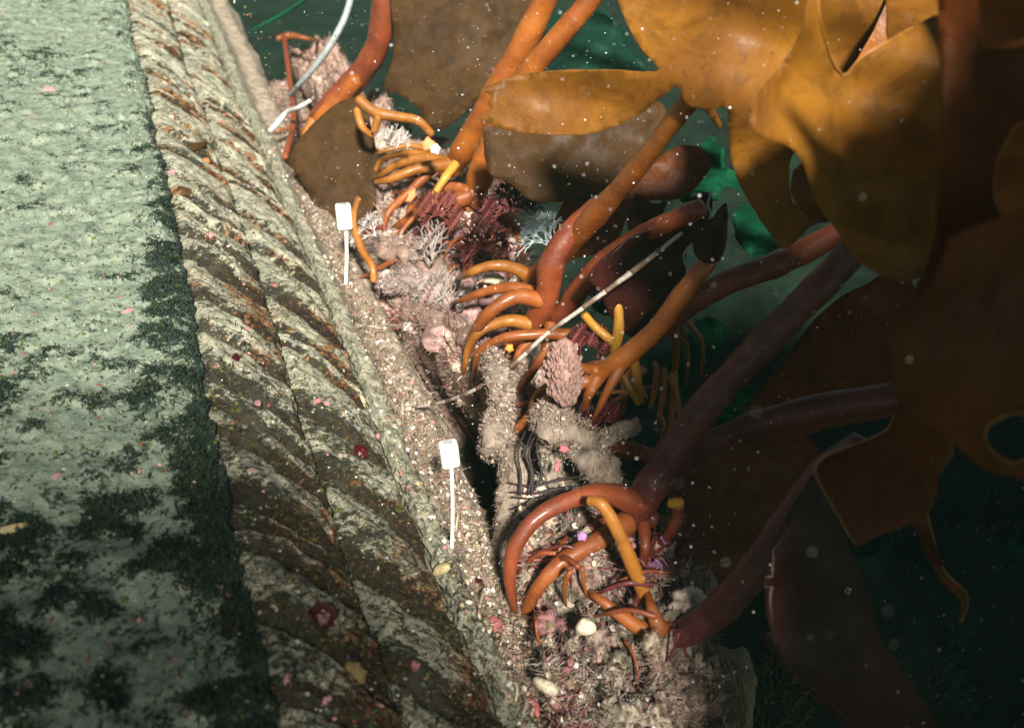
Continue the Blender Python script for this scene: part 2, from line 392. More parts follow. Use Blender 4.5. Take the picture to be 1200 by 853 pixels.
# ------------------------------------------------------------------ reef
ZT = LEDZ + .012
def plane_us(px, py, z=ZT):
    r = ray(px, py); t = (z-CAM.z)/r.z; p = CAM+r*t; u, s, _ = us(p); return u, s
rt = sorted([plane_us(*p)[::-1] for p in [(905, 900), (880, 800), (845, 700), (765, 560), (700, 460), (650, 360), (622, 270), (595, 205), (520, 160), (455, 120)]])
lf = sorted([plane_us(*p)[::-1] for p in [(625, 900), (603, 740), (588, 660), (580, 560), (566, 470), (452, 380), (438, 310), (430, 250), (425, 180), (380, 140), (330, 70)]])
rs, ru = map(np.array, zip(*rt)); ls, lu = map(np.array, zip(*lf))
s_end = plane_us(350, 60)[1]
t_lo, t_hi = plane_us(585, 690)[1], plane_us(500, 385)[1]
def reef_h(U, s):
    L_ = np.interp(s, ls, lu) + .012*(fbm(U, s, 30, 3, 5.)-.5); R_ = np.interp(s, rs, ru)+.05*(fbm(U, s, 14, 3, 1.)-.5)
    top = ZT + .085*(fbm(U, s, 12, 3, 3.)-.45) + .060*(fbm(U, s, 42, 4, 8.)-.5) + .022*(fbm(U, s, 130, 4, 2.)-.5)
    ridge = 1-np.abs(2*fbm(U, s, 34, 3, 11.)-1); top += .022*(ridge-.7)
    bed = .08+.22*fbm(U, s, 5, 3, 2.)
    w = sm(-.004, .016, U-L_)
    w2 = 1-sm(-.04, .09, U-R_)
    out = bed+(top-bed)*w*w2
    floor = LEDZ-.03+.02*(fbm(U, s, 20, 3, 5.)-.5)                    # where the trench is filled level with the ledge
    filled = 1-sm(t_lo-.02, t_lo+.02, s)*(1-sm(t_hi-.03, t_hi+.03, s))
    fl = floor*filled+(.22)*(1-filled)
    out = np.where(U < L_+.016, np.maximum(out, fl*(1-w)+out*w), out)
    endf = 1-sm(s_end-.05, s_end+.15, s)
    return bed+(out-bed)*endf
u_ = np.concatenate([np.linspace(sec['l0'][0]-.002, .42, 340), np.linspace(.43, .9, 30)])
s_ = svals(560, .12, 2.6)
UU, SS_ = np.meshgrid(u_, s_, indexing='ij')
HH = reef_h(UU, SS_)
x1 = .014*(fbm(UU, SS_, 50, 3, 20.)-.5)+.45*np.clip(ZT-.03-HH, 0, .25)*sm(.12, .0, UU-np.interp(SS_, ls, lu))
V = world_np(UU+x1, SS_, HH).reshape(-1, 3)
up = fbm(UU, SS_, 9, 3, 30.); v2 = fbm(UU, SS_, 60, 4, 31.)
pal = np.array([[.20, .16, .11], [.10, .06, .045], [.30, .21, .17], [.06, .05, .035], [.34, .29, .22], [.11, .06, .05]])
def palette(a, pal):
    k = np.clip(a, 0, .9999)*(len(pal)-1); i = k.astype(int); f = (k-i)[..., None]
    return pal[i]*(1-f)+pal[i+1]*f
colr = palette((up*.4+v2*1.4-.4).ravel(), pal)
PXr, PYr, _ = 0, 0, 0
mid_ = sm(.42, .62, SS_).ravel()[:, None]*np.exp(-(((UU-np.interp(SS_, ls, lu)-.07)/.09)**2)).ravel()[:, None]; colr = colr*(1+.0*mid_)+mid_*np.array([.20, .13, .105])*(.35+.9*sm(.4, .65, v2).ravel()[:, None])  # paler middle band: bright light painted into the crust colour
deep = sm(.06, .16, ZT-HH).ravel()[:, None]*sm(.05, .12, UU-np.interp(SS_, ls, lu)).ravel()[:, None]; colr = colr*(1-deep)+deep*np.array([.008, .017, .010])*(.6+.8*v2.ravel()[:, None])  # low slopes painted near-black green, shade put into the colour
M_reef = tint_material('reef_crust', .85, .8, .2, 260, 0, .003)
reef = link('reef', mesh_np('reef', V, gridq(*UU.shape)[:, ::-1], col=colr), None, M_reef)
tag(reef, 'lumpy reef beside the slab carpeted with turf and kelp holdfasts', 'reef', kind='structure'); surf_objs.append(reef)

# seabed out to the horizon
g = np.concatenate([-np.geomspace(60, .5, 40), np.linspace(-.4, 3.4, 150), np.geomspace(3.6, 60, 40)])
gx, gy = np.meshgrid(g-1.5, g+.3, indexing='ij')
gz = .10*(fbm(gx, gy, 1.4, 4)-.5)+.14*(fbm(gx, gy, 5, 4, 3.)-.5)*sm(6, 2, np.hypot(gx, gy))
m, n, l, b = newmat('seabed'); q = NB(m); ob = q.coord('Object')
c = q.mix(q.rng(q.noise(ob, 7, 6, .7), .35, .65), (0.003, 0.008, 0.006), (0.010, 0.024, 0.014))
c = q.mix(q.rng(q.noise(ob, 40, 4, .7), .5, .8), c, (0.03, 0.02, 0.012))
l.new(c, b.inputs['Base Color']); b.inputs['Roughness'].default_value = .95; b.inputs['Specular IOR Level'].default_value = .1; l.new(q.bump(q.noise(ob, 30, 6, .7), .02, 1), b.inputs['Normal'])
M_bed = m
bed = link('seabed', mesh_np('seabed', np.stack([gx, gy, gz], -1).reshape(-1, 3), gridq(*gx.shape)), None, M_bed)
tag(bed, 'dark green algae covered seabed far below the kelp', None, kind='structure')

# ------------------------------------------------------------------ finding the surface under a pixel
bpy.context.view_layer.update()
def bvh_of(objs):
    vs, fs = [], []
    for o in objs:
        me = o.data; n0 = len(vs)
        a = np.empty(len(me.vertices)*3, np.float32); me.vertices.foreach_get('co', a)
        vs += [tuple(x) for x in a.reshape(-1, 3).tolist()]
        fs += [tuple(i+n0 for i in p.vertices) for p in me.polygons]
    return BVHTree.FromPolygons(vs, fs)
BV = bvh_of(surf_objs)
def hit(px, py, default=.9):
    r = ray(px, py); h = BV.ray_cast(CAM, r.normalized())
    if h[0] is None: return P(px, py, default), Vector((0, 0, 1)), default
    nn = h[1]
    if nn.dot(r) > 0: nn = -nn
    return h[0], nn, (h[0]-CAM).dot(Vector((0, cp, -sp_)))
def zs(px, py, d=0): return hit(px, py)[2]+d

# ------------------------------------------------------------------ tube, blade, tuft builders
def catmull(pts, n):
    pts = [np.array(p, float) for p in pts]; pts = [2*pts[0]-pts[1]]+pts+[2*pts[-1]-pts[-2]]
    out = []
    for i in range(1, len(pts)-2):
        p0, p1, p2, p3 = pts[i-1:i+3]
        for k in range(n):
            t = k/n; out.append(.5*((2*p1)+(-p0+p2)*t+(2*p0-5*p1+4*p2-p3)*t*t+(-p0+3*p1-3*p2+p3)*t**3))
    out.append(pts[-2]); return np.array(out)
def tube_data(path, rad, sides=14, rough=.04, seed=0, cap=True):
    path = np.asarray(path); n = len(path); rad = np.asarray(rad)
    T = np.gradient(path, axis=0); T /= np.linalg.norm(T, axis=1)[:, None]+1e-12
    ref = np.array([0.3, -.9, .35]); N = np.cross(T, ref); N /= np.linalg.norm(N, axis=1)[:, None]; B = np.cross(T, N)
    a = np.linspace(0, 2*np.pi, sides, endpoint=False)
    nz = (1+.16*(vn(np.arange(n)*.22+seed*3.1, np.zeros(n)+seed)-.5)+.07*(vn(np.arange(n)*.7+seed*1.7, np.zeros(n)+seed)-.5))[:, None]+rough*2.5*(fbm(np.cos(a)[None, :]*1.5+seed, np.sin(a)[None, :]*1.5+np.arange(n)[:, None]*.25, 1.0, 3, float(seed % 17))-.5)
    V = path[:, None]+(np.cos(a)[None, :, None]*N[:, None]+np.sin(a)[None, :, None]*B[:, None])*(rad[:, None]*nz)[..., None]
    V = V.reshape(-1, 3)
    i = np.arange((n-1)*sides); r = i//sides; c = i % sides; c2 = (c+1) % sides
    Q = np.stack([r*sides+c, r*sides+c2, (r+1)*sides+c2, (r+1)*sides+c], 1)
    tr = []
    if cap:
        e0 = len(V); V = np.concatenate([V, [path[0]-T[0]*rad[0]*.6], [path[-1]+T[-1]*rad[-1]*.6]])
        for c in range(sides):
            tr.append((e0, (c+1) % sides, c)); tr.append((e0+1, (n-1)*sides+c, (n-1)*sides+(c+1) % sides))
    return V, Q, np.array(tr).reshape(-1, 3)
def tube_mesh(name, pts, rads, seg=10, **kw):
    path = catmull(pts, seg); t = np.linspace(0, len(rads)-1, len(path)); rad = np.interp(t, range(len(rads)), rads)
    V, Q, T = tube_data(path, rad, **kw); return mesh_np(name, V, Q, T if len(T) else None)
def ptube(name, pix, mat, root, seg=10, **kw):
    if name == 'holdfast_branch':
        (xa, ya, za, wa), (xb, yb, zb_, wb) = pix[-2:]
        k = 12/max(1e-6, math.hypot(xb-xa, yb-ya)); xe, ye = xb+(xb-xa)*k, yb+(yb-ya)*k; ze = hit(xe, ye)[2]
        if abs(ze-zb_) < .12: pix = list(pix)+[(xe, ye, ze+.008, wb*.8)]
        pix = [(x, y, z, w*(.98-.30*i/(len(pix)-1))) for i, (x, y, z, w) in enumerate(pix)]
    """pix: list of (px, py, Z, width in px)"""
    pts = [P(x, y, z) for x, y, z, w in pix]; rads = [w/2*z/F for x, y, z, w in pix]
    o = link(name, tube_mesh(name, pts, rads, seg, seed=random.randint(0, 90), **kw), None, mat)
    return put(o, root) if root else o

def inpoly(x, y, poly):
    c = np.zeros(np.shape(x), bool); n = len(poly)
    for i in range(n):
        x1, y1 = poly[i]; x2, y2 = poly[(i+1) % n]
        if y1 == y2: continue
        c ^= ((y1 > y) != (y2 > y)) & (x < (x2-x1)*(y-y1)/(y2-y1)+x1)
    return c
def blade_mesh(name, outline, depth, step=11, rag=1.2, hole=None, smoothn=5, thick=.0012):
    """a kelp blade: an outline with its own slope, folds and thickness"""
    o = catmull([(x, y) for x, y in outline]+[outline[0]], smoothn)[:-1]
    o = o+rng.normal(0, rag, o.shape)*.3
    keep = [o[0]]
    for p in o[1:]:
        if np.hypot(*(p-keep[-1])) > 2.5: keep.append(p)
    if np.hypot(*(keep[0]-keep[-1])) < 2.5: keep.pop()
    o = np.array(keep); pts = [Vector(p) for p in o]; ed = [(i, (i+1) % len(o)) for i in range(len(o))]
    if hole:
        hh = catmull(hole+[hole[0]], 5)[:-1]; n0 = len(pts); pts += [Vector(p) for p in hh]
        ed += [(n0+i, n0+(i+1) % len(hh)) for i in range(len(hh))]
    x0, y0 = o.min(0); x1_, y1_ = o.max(0)
    gx, gy = np.meshgrid(np.arange(x0, x1_, step), np.arange(y0, y1_, step), indexing='ij')
    gx = gx.ravel()+rng.uniform(-2, 2, gx.size); gy = gy.ravel()+rng.uniform(-2, 2, gy.size)
    ins = inpoly(gx, gy, o); pts += [Vector((a, b)) for a, b in zip(gx[ins], gy[ins])]
    r = delaunay_2d_cdt(pts, ed, [], 0, 1e-4)
    vv = np.array([tuple(v) for v in r[0]]); ff = np.array([f for f in r[2]])
    cx = vv[ff].mean(1); m_ = inpoly(cx[:, 0], cx[:, 1], o)
    if hole: m_ &= ~inpoly(cx[:, 0], cx[:, 1], hh)
    ff = ff[m_]
    used = np.unique(ff); mp = -np.ones(len(vv), int); mp[used] = range(len(used)); vv = vv[used]; ff = mp[ff]
    zz = np.array([depth(a, b) for a, b in vv])
    R = np.array([ray(a, b) for a, b in vv])
    A = np.array(CAM)+R*zz[:, None]; 
    # real thickness: a second skin behind and a closed edge
    Bk = np.array(CAM)+R*(zz+thick)[:, None]; n0 = len(A)
    tr = list(map(tuple, ff))+[(a+n0, c+n0, b_+n0) for a, b_, c in ff]
    from collections import Counter
    cnt = Counter(); 
    for f in ff:
        for i in range(3): cnt[tuple(sorted((f[i], f[(i+1) % 3])))] += 1
    qs = []
    for f in ff:
        for i in range(3):
            a, b_ = f[i], f[(i+1) % 3]
            if cnt[tuple(sorted((a, b_)))] == 1: qs.append((b_, a, a+n0, b_+n0))
    return mesh_np(name, np.concatenate([A, Bk]), np.array(qs), np.array(tr))
def slope(z0, cx, cy, gx=0, gy=0, wav=.008, sc=.012, seed=0):
    def f(x, y):
        return z0+gx*(x-cx)/100+gy*(y-cy)/100+wav*math.sin((x*.8+y*.5)*sc+seed)+wav*.7*math.sin((y-x*.35)*sc*1.7+seed*2)
    return f

def strands(base, dirn, length, width, bend=.5, col=None, curl=0.0):
    """thin tapered filaments, vectorised"""
    n = len(base); d = dirn/np.linalg.norm(dirn, axis=1)[:, None]
    r = rng.normal(0, 1, (n, 3)); side = np.cross(d, r); side /= np.linalg.norm(side, axis=1)[:, None]; s2 = np.cross(d, side)
    b2 = rng.normal(0, 1, (n, 3))*bend
    L = length[:, None]; w = width[:, None]
    mid = base+d*L*.5+b2*L*.18; mid2 = base+d*L*.8+b2*L*.42+curl*side*L*.2; tip = base+d*L+b2*L*.65+curl*side*L*.5
    V = []
    for c, k in ((base, 1.), (mid, .85), (mid2, .55)):
        for a in (0, 2.094, 4.189): V.append(c+(side*math.cos(a)+s2*math.sin(a))*w*k)
    V.append(tip); V = np.stack(V, 1).reshape(-1, 3)
    o = (np.arange(n)*10)[:, None]
    Q = np.concatenate([o+np.array(q) for q in [(0, 1, 4, 3), (1, 2, 5, 4), (2, 0, 3, 5), (3, 4, 7, 6), (4, 5, 8, 7), (5, 3, 6, 8)]])
    T = np.concatenate([o+np.array(t) for t in [(6, 7, 9), (7, 8, 9), (8, 6, 9)]])
    C = np.repeat(col, 10, axis=0); k = np.tile(np.array([.8]*3+[1.]*3+[1.1]*4), n)[:, None]
    return V, Q, T, C
def blobs(cen, rad, col, sq=None):
    """small faceted lumps"""
    n = len(cen); t = (1+5**.5)/2
    ic = np.array([(-1, t, 0), (1, t, 0), (-1, -t, 0), (1, -t, 0), (0, -1, t), (0, 1, t), (0, -1, -t), (0, 1, -t), (t, 0, -1), (t, 0, 1), (-t, 0, -1), (-t, 0, 1)])/1.9
    fc = np.array([(0, 11, 5), (0, 5, 1), (0, 1, 7), (0, 7, 10), (0, 10, 11), (1, 5, 9), (5, 11, 4), (11, 10, 2), (10, 7, 6), (7, 1, 8), (3, 9, 4), (3, 4, 2), (3, 2, 6), (3, 6, 8), (3, 8, 9), (4, 9, 5), (2, 4, 11), (6, 2, 10), (8, 6, 7), (9, 8, 1)])
    st = rng.uniform(.45, 1.3, (n, 1, 3)) if sq is None else sq
    V = cen[:, None]+ic[None]*(rad[:, None, None])*st*rng.uniform(.75, 1.25, (n, 12, 1))
    T = (np.arange(n)*12)[:, None, None]+fc[None]
    return V.reshape(-1, 3), T.reshape(-1, 3), np.repeat(col, 12, 0)

exec_parts = []
# ================================================================== KELP
def kelp(label, cat, x, y, z, name='kelp_plant', group=None): return thing(name, label, cat, P(x, y, z), group)
GH = 'kelp holdfasts along the reef'

# --- kelp with golden blade, upper right; stipe down to the middle holdfast
k1 = kelp('kelp with large golden blade upper right and orange stipe down to mid reef', 'kelp', 640, 350, zs(640, 350))
zb = zs(640, 360)-.03
ptube('stipe', [(822, 106, .668, 20), (808, 119, .672, 22), (786, 146, .70, 23), (752, 190, .76, 25), (700, 250, .86, 27), (655, 298, .95, 29), (624, 330, 1.0, 26), (600, 348, 1.03, 17)], M_orange, k1, sides=20)
ptube('side_stipe', [(700, 238, .885, 18), (672, 268, .90, 27), (648, 305, .91, 31), (641, 345, .93, 29), (625, 380, .96, 26), (600, 402, 1.0, 18)], M_redbrown, k1, sides=20)
zb = 1.0
for pix, mt in [
    ([(628, 328, 1.0, 20), (600, 314, .985, 17), (572, 312, .98, 15), (546, 322, 1.0, 11)], M_amber),
    ([(640, 350, .95, 20), (608, 338, .955, 17), (575, 340, .97, 15), (540, 352, 1.0, 9)], M_brown),
    ([(634, 352, .93, 22), (604, 348, .92, 19), (574, 366, .92, 18), (556, 392, .95, 16), (547, 425, .99, 11)], M_brown),
    ([(622, 380, .95, 18), (596, 376, .95, 17), (566, 386, .94, 14), (550, 404, .95, 12), (545, 428, .97, 9)], M_amber),
    ([(668, 392, .90, 16), (628, 392, .90, 15), (590, 396, .90, 13), (562, 412, .92, 11), (556, 436, .95, 8)], M_brown),
    ([(645, 380, .93, 15), (640, 408, .92, 13), (622, 438, .93, 12), (606, 460, .95, 8)], M_brown),
    ([(630, 396, .92, 13), (612, 408, .92, 12), (604, 425, .93, 10)], M_brown)]:
    ptube('holdfast_branch', pix, mt, k1, sides=14)
# blades of that kelp
zf = slope(.66, 820, 90, gx=-.012, gy=.02, wav=.012, sc=.024)
bl = blade_mesh('blade', [(728, -60), (722, -10), (736, 30), (752, 58), (771, 80), (762, 84), (720, 82), (670, 82), (625, 85), (590, 93), (569, 103), (563, 106), (574, 112), (572, 122), (574, 130), (561, 138),
     (580, 148), (610, 155), (660, 159), (700, 155), (742, 138), (775, 115), (790, 103), (797, 104), (798, 114), (806, 126), (822, 128), (832, 138), (842, 152), (846, 148), (842, 136), (838, 130), (846, 126), (853, 132),
     (853, 165), (862, 205), (880, 240), (905, 278), (918, 292), (934, 282), (949, 266), (958, 262), (948, 245), (930, 238), (925, 215), (926, 190), (938, 168), (975, 110), (1010, 60), (1040, 0), (1050, -60)], zf, step=10, rag=1.0)
put(link('blade', bl, None, B_gold), k1)
bm_ = blade_mesh('blade', [(956, -60), (958, -10), (962, 25), (972, 60), (984, 84), (992, 86), (1012, 66), (1048, 44), (1070, 32), (1100, 16), (1150, 5), (1190, 40), (1180, 120), (1150, 220), (1110, 300), (1062, 330), (1010, 310),
     (980, 270), (955, 235), (940, 190), (922, 171), (900, 165), (884, 156), (878, 140), (890, 108), (918, 72), (940, 30)], slope(.52, 1000, 150, gx=.02, gy=.01, wav=.014, sc=.022, seed=2), step=10, rag=.6)
o = put(link('blade', bm_, None, B_gold), k1); 
sf = slope(.52, 1000, 150, gx=.02, gy=.01, wav=.014, sc=.022, seed=2)
ptube('margin', [(x, y, sf(x, y)-.001, 2*random.uniform(.5, 1.2)) for x, y in [(955, -40), (958, -10), (962, 25), (972, 60), (984, 84), (992, 86), (1012, 66), (1048, 44), (1070, 32)]], M_margin, o, seg=6, sides=6)
put(link('blade', blade_mesh('blade', [(940, -40), (1045, -40), (1048, 20), (1038, 60), (1000, 110), (960, 110), (940, 60)], slope(.72, 990, 40, wav=.01, seed=4), rag=.6), None, B_rust), k1)
put(link('blade', blade_mesh('blade', [(1030, -60), (1105, -60), (1108, 0), (1100, 30), (1060, 60), (1040, 45), (1038, 10)], slope(.60, 1070, 0, gx=-.03, gy=-.05, wav=.006, sc=.03, seed=1), rag=.5), None, B_gold), k1)

# --- second stipe of the middle (red-brown, cut-looking blade at its end)
k2 = kelp('red-brown kelp stipe ending in ragged maroon blades right of the orange stipe', 'kelp', 668, 350, .95)
ptube('stipe', [(822, 244, .80, 24), (790, 258, .82, 25), (752, 276, .84, 26), (715, 302, .87, 27), (685, 332, .90, 26), (662, 362, .93, 22), (640, 385, .96, 14)], M_redbrown, k2, sides=20)
zm = slope(.83, 800, 290, gx=.01, gy=.02, wav=.01, sc=.03, seed=3)
put(link('blade', blade_mesh('blade', [(806, 232), (832, 226), (834, 250), (824, 268), (818, 282), (806, 290), (800, 330), (770, 372), (745, 395), (722, 380), (700, 340), (690, 320), (735, 280), (765, 270), (796, 262)], zm, step=8, rag=1.6), None, B_maroon), k2)
ptube('margin', [(x, y, zm(x, y)-.002, 3.2) for x, y in [(834, 224), (829, 240), (833, 252), (824, 268), (820, 282)]], M_tape, k2, seg=4, sides=6)
ptube('margin', [(x, y, zm(x, y)-.002, 2.6) for x, y in [(820, 282), (806, 290), (801, 302), (806, 318), (802, 330)]], M_tape, k2, seg=4, sides=6)
put(link('blade', blade_mesh('blade', [(745, 226), (764, 238), (782, 236), (776, 252), (762, 262), (745, 275), (735, 262)], slope(.92, 760, 250, wav=.008, sc=.04), step=8, rag=1.6), None, B_maroon), k2)

# --- orange stipe with small dark cup blade
k3 = kelp('kelp with short orange stipe topped by small dark red cupped blade', 'kelp', 690, 445, .84)
ptube('stipe', [(838, 296, .74, 16), (832, 306, .74, 20), (806, 336, .75, 23), (772, 382, .77, 24), (730, 420, .79, 25), (700, 440, .81, 24), (678, 455, .83, 17)], M_orange, k3, sides=20)
zc = slope(.74, 830, 280, wav=.008, sc=.05, seed=2)
put(link('blade', blade_mesh('blade', [(817, 262), (835, 255), (850, 238), (853, 262), (850, 290), (842, 306), (828, 309), (814, 298), (812, 280)], zc, step=7, rag=1.4), None, B_maroon), k3)
for pix in [[(700, 442, .80, 17), (690, 462, .80, 14), (684, 480, .82, 9)], [(728, 428, .79, 15), (712, 458, .79, 12), (700, 482, .80, 7), (692, 495, .82, 4)],
            [(742, 420, .79, 14), (748, 450, .80, 13), (752, 472, .82, 8)], [(700, 435, .80, 15), (665, 428, .82, 13), (640, 420, .85, 9)], [(690, 445, .80, 16), (655, 462, .80, 15), (628, 480, .82, 16), (604, 505, .84, 11)],
            [(690, 440, .82, 14), (655, 446, .84, 12), (630, 462, .86, 10), (618, 490, .88, 7)]]:
    ptube('holdfast_branch', pix, M_brown if pix[0][3] > 14.5 else M_amber, k3, sides=12)

# --- dark red stipe running right
k4 = kelp('dark red kelp stipe stretching right from mid reef into the shade', 'kelp', 700, 440, .90)
ptube('stipe', [(1000, 262, .80, 30), (940, 296, .82, 29), (900, 314, .83, 29), (850, 332, .84, 29), (800, 362, .86, 30), (762, 394, .88, 28), (725, 428, .90, 22), (700, 450, .92, 14)], M_redbrown, k4, sides=20)
for pix in [[(762, 392, .88, 16), (745, 388, .90, 14), (728, 380, .92, 10)], [(790, 372, .87, 14), (792, 420, .92, 10), (790, 455, .95, 6)],
            [(800, 372, .90, 8), (822, 400, .92, 7), (822, 440, .95, 5)], [(795, 376, .90, 7), (806, 410, .93, 6), (804, 450, .95, 4)]]:
    ptube('holdfast_branch', pix, M_brown, k4, sides=12)

# --- the big dark stipe with the large arching roots, lower middle
k5 = kelp('kelp with thick dark stipe and large arching roots at lower centre', 'kelp', 735, 610, .78)
ptube('stipe', [(1040, 235, .66, 40), (990, 305, .68, 38), (930, 366, .70, 37), (880, 418, .72, 37), (830, 472, .74, 38), (788, 530, .76, 40), (758, 578, .77, 40), (740, 612, .78, 30), (728, 640, .80, 18)], M_dark, k5, sides=24, seg=12)
for pix, mt in [
    ([(748, 590, .77, 32), (712, 578, .75, 27), (672, 584, .73, 25), (630, 606, .72, 24), (604, 640, .72, 22), (597, 676, .73, 20), (602, 708, .75, 13)], M_redbrown),
    ([(735, 612, .77, 28), (700, 634, .75, 23), (662, 656, .74, 22), (634, 684, .74, 20), (618, 712, .76, 18), (610, 742, .78, 12)], M_brown),
    ([(690, 586, .70, 12), (706, 592, .695, 17), (724, 622, .70, 19), (742, 664, .715, 20), (756, 700, .73, 22), (768, 738, .75, 16)], M_amber),
    ([(716, 610, .77, 20), (696, 620, .77, 20), (672, 636, .78, 17), (640, 628, .79, 14), (612, 634, .80, 11)], M_redbrown),
    ([(752, 600, .78, 20), (756, 640, .76, 14), (752, 668, .77, 10)], M_redbrown),
    ([(748, 590, .80, 20), (772, 612, .80, 24), (800, 604, .82, 18)], M_redbrown),
    ([(700, 520, .84, 10), (735, 526, .82, 22), (770, 536, .80, 24), (790, 530, .80, 22)], M_redbrown)]:
    ptube('holdfast_branch', pix, mt, k5, sides=18)
ptube('cut_root', [(764, 650, .78, 16), (778, 636, .77, 17), (792, 612, .755, 15), (795, 592, .745, 14)], M_redbrown, k5, sides=14)
ptube('root_tip', [(786, 590, .742, 11), (792, 589, .738, 12), (799, 588, .735, 11)], M_yellow, k5, sides=12, seg=3)

# --- lower dark stipe curving from right
k6 = kelp('dark red kelp stipe curving up to the right from bottom centre reef', 'kelp', 768, 742, .72)
ptube('stipe', [(1010, 520, .60, 34), (962, 556, .62, 34), (924, 606, .64, 35), (890, 658, .66, 37), (850, 708, .68, 39), (808, 738, .70, 36), (776, 746, .71, 24)], M_dark, k6, sides=24)
for pix, mt in [([(790, 742, .705, 28), (752, 736, .71, 22), (722, 716, .715, 19), (700, 700, .72, 14)], M_brown), ([(780, 745, .71, 26), (768, 726, .70, 20), (760, 700, .715, 12)], M_brown),
                ([(786, 745, .72, 24), (772, 770, .74, 22), (752, 792, .77, 18)], M_dark), ([(772, 738, .72, 20), (782, 712, .75, 16), (776, 690, .78, 10)], M_redbrown)]:
    ptube('holdfast_branch', pix, mt, k6, sides=16)

# --- dark stipe crossing behind
k7 = kelp('nearly black kelp stipe crossing level behind the thick dark stipe', 'kelp', 780, 560, .86)
ptube('stipe', [(1140, 440, .74, 32), (1060, 462, .76, 32), (980, 474, .78, 32), (900, 492, .80, 30), (840, 515, .82, 28), (800, 545, .84, 24), (775, 575, .86, 16)], M_dark, k7, sides=20)
k7b = kelp('dark stipe running down right beside the bottom reef edge', 'kelp', 1000, 850, .9)
ptube('stipe', [(895, 745, .86, 16), (935, 790, .84, 20), (975, 822, .82, 22), (1030, 870, .8, 22)], M_dark, k7b, sides=14)

# --- top kelps
k8 = kelp('tall orange-brown kelp stipe rising from upper reef to the top edge', 'kelp', 540, 200, 1.3)
ptube('stipe', [(655, -50, 1.02, 33), (632, 15, 1.06, 32), (602, 72, 1.10, 31), (570, 128, 1.15, 30), (545, 172, 1.2, 29), (530, 200, 1.24, 22)], M_orange, k8, sides=20)
for pix, mt in [([(532, 196, 1.22, 20), (500, 186, 1.23, 15), (468, 192, 1.24, 12), (446, 206, 1.26, 9)], M_amber), ([(530, 192, 1.22, 17), (490, 198, 1.2, 14), (458, 210, 1.2, 12), (440, 214, 1.22, 9)], M_amber),
                ([(520, 190, 1.24, 14), (480, 180, 1.25, 11), (450, 186, 1.26, 9), (440, 200, 1.27, 9)], M_amber),
                ([(534, 192, 1.18, 12), (522, 208, 1.17, 12), (509, 228, 1.17, 11)], M_yellow), ([(510, 195, 1.22, 14), (480, 225, 1.22, 12), (455, 250, 1.22, 10), (448, 280, 1.22, 6)], M_brown)]:
    ptube('holdfast_branch', pix, mt, k8, sides=14)
k9 = kelp('orange kelp stipe passing under the left pointing golden blade', 'kelp', 552, 238, 1.25)
ptube('stipe', [(720, -45, .98, 26), (690, 2, 1.0, 25), (650, 50, 1.03, 25), (615, 92, 1.07, 25), (588, 135, 1.11, 27), (570, 180, 1.15, 28), (560, 215, 1.18, 29), (550, 243, 1.2, 20)], M_orange, k9, sides=20)
for pix, mt in [([(556, 228, 1.18, 22), (525, 238, 1.18, 18), (498, 244, 1.19, 16), (470, 262, 1.2, 11)], M_brown), ([(550, 225, 1.18, 16), (520, 222, 1.19, 12), (478, 262, 1.19, 8), (462, 290, 1.19, 5)], M_brown),
                ([(556, 232, 1.18, 22), (600, 262, 1.2, 14), (612, 300, 1.15, 11), (600, 320, 1.1, 7)], M_brown)]:
    ptube('holdfast_branch', pix, mt, k9, sides=14)
k10 = kelp('blurred orange kelp stipe at top left with knotted holdfast', 'kelp', 372, 142, 1.5)
ptube('stipe', [(470, -50, 1.35, 30), (452, 5, 1.38, 30), (442, 55, 1.42, 30), (418, 92, 1.46, 28), (388, 124, 1.48, 28), (368, 146, 1.5, 22)], M_redbrown, k10, sides=18)
for pix, mt in [([(418, 92, 1.42, 20), (395, 120, 1.44, 24), (372, 142, 1.46, 22)], M_orange), ([(368, 142, 1.46, 16), (357, 160, 1.46, 10), (357, 184, 1.46, 6)], M_amber),
                ([(372, 148, 1.45, 14), (382, 160, 1.45, 8)], M_brown), ([(325, 46, 1.7, 8), (340, 42, 1.7, 9), (362, 46, 1.7, 6)], M_brown)]:
    ptube('holdfast_branch', pix, mt, k10, sides=12)
ptube('thin_stem', [(333, 42, 1.7, 6), (339, 90, 1.6, 6), (344, 140, 1.5, 7), (334, 185, 1.4, 8)], M_redbrown, k10, sides=8)

k11 = kelp('amber branching root with forked tip beside the upper left holdfast', 'kelp', 430, 240, 1.3, 'kelp_root')
for pix in [[(420, 116, 1.24, 12), (440, 132, 1.24, 13), (466, 137, 1.24, 12), (490, 142, 1.24, 11), (506, 158, 1.25, 9)], [(418, 128, 1.25, 10), (424, 148, 1.25, 10), (436, 160, 1.26, 6)],
            [(444, 136, 1.24, 10), (438, 155, 1.25, 8)]]:
    ptube('branch', pix, M_amber, k11, sides=12)
k12 = kelp('long amber root hanging down right of the upper cable tie', 'kelp', 438, 330, 1.2, 'kelp_root')
ptube('branch', [(420, 232, 1.15, 8), (414, 260, 1.14, 9), (424, 292, 1.13, 9), (436, 312, 1.12, 9), (438, 330, 1.12, 8)], M_amber, k12, sides=10)
k13 = kelp('bright yellow forked root standing behind the barred stalk', 'kelp', 720, 420, .86, 'kelp_root')
for pix in [[(720, 342, .84, 12), (724, 362, .84, 12), (725, 385, .845, 14), (720, 412, .86, 13)], [(684, 368, .845, 9), (696, 382, .85, 11), (712, 396, .85, 12), (720, 404, .86, 10)], [(728, 440, .86, 9), (738, 456, .86, 8), (748, 474, .86, 6)]]:
    ptube('branch', pix, M_yellow, k13, sides=12)
k14 = kelp('bundle of pale tan root tips dangling over green water', 'kelp', 790, 480, .9, 'kelp_root')
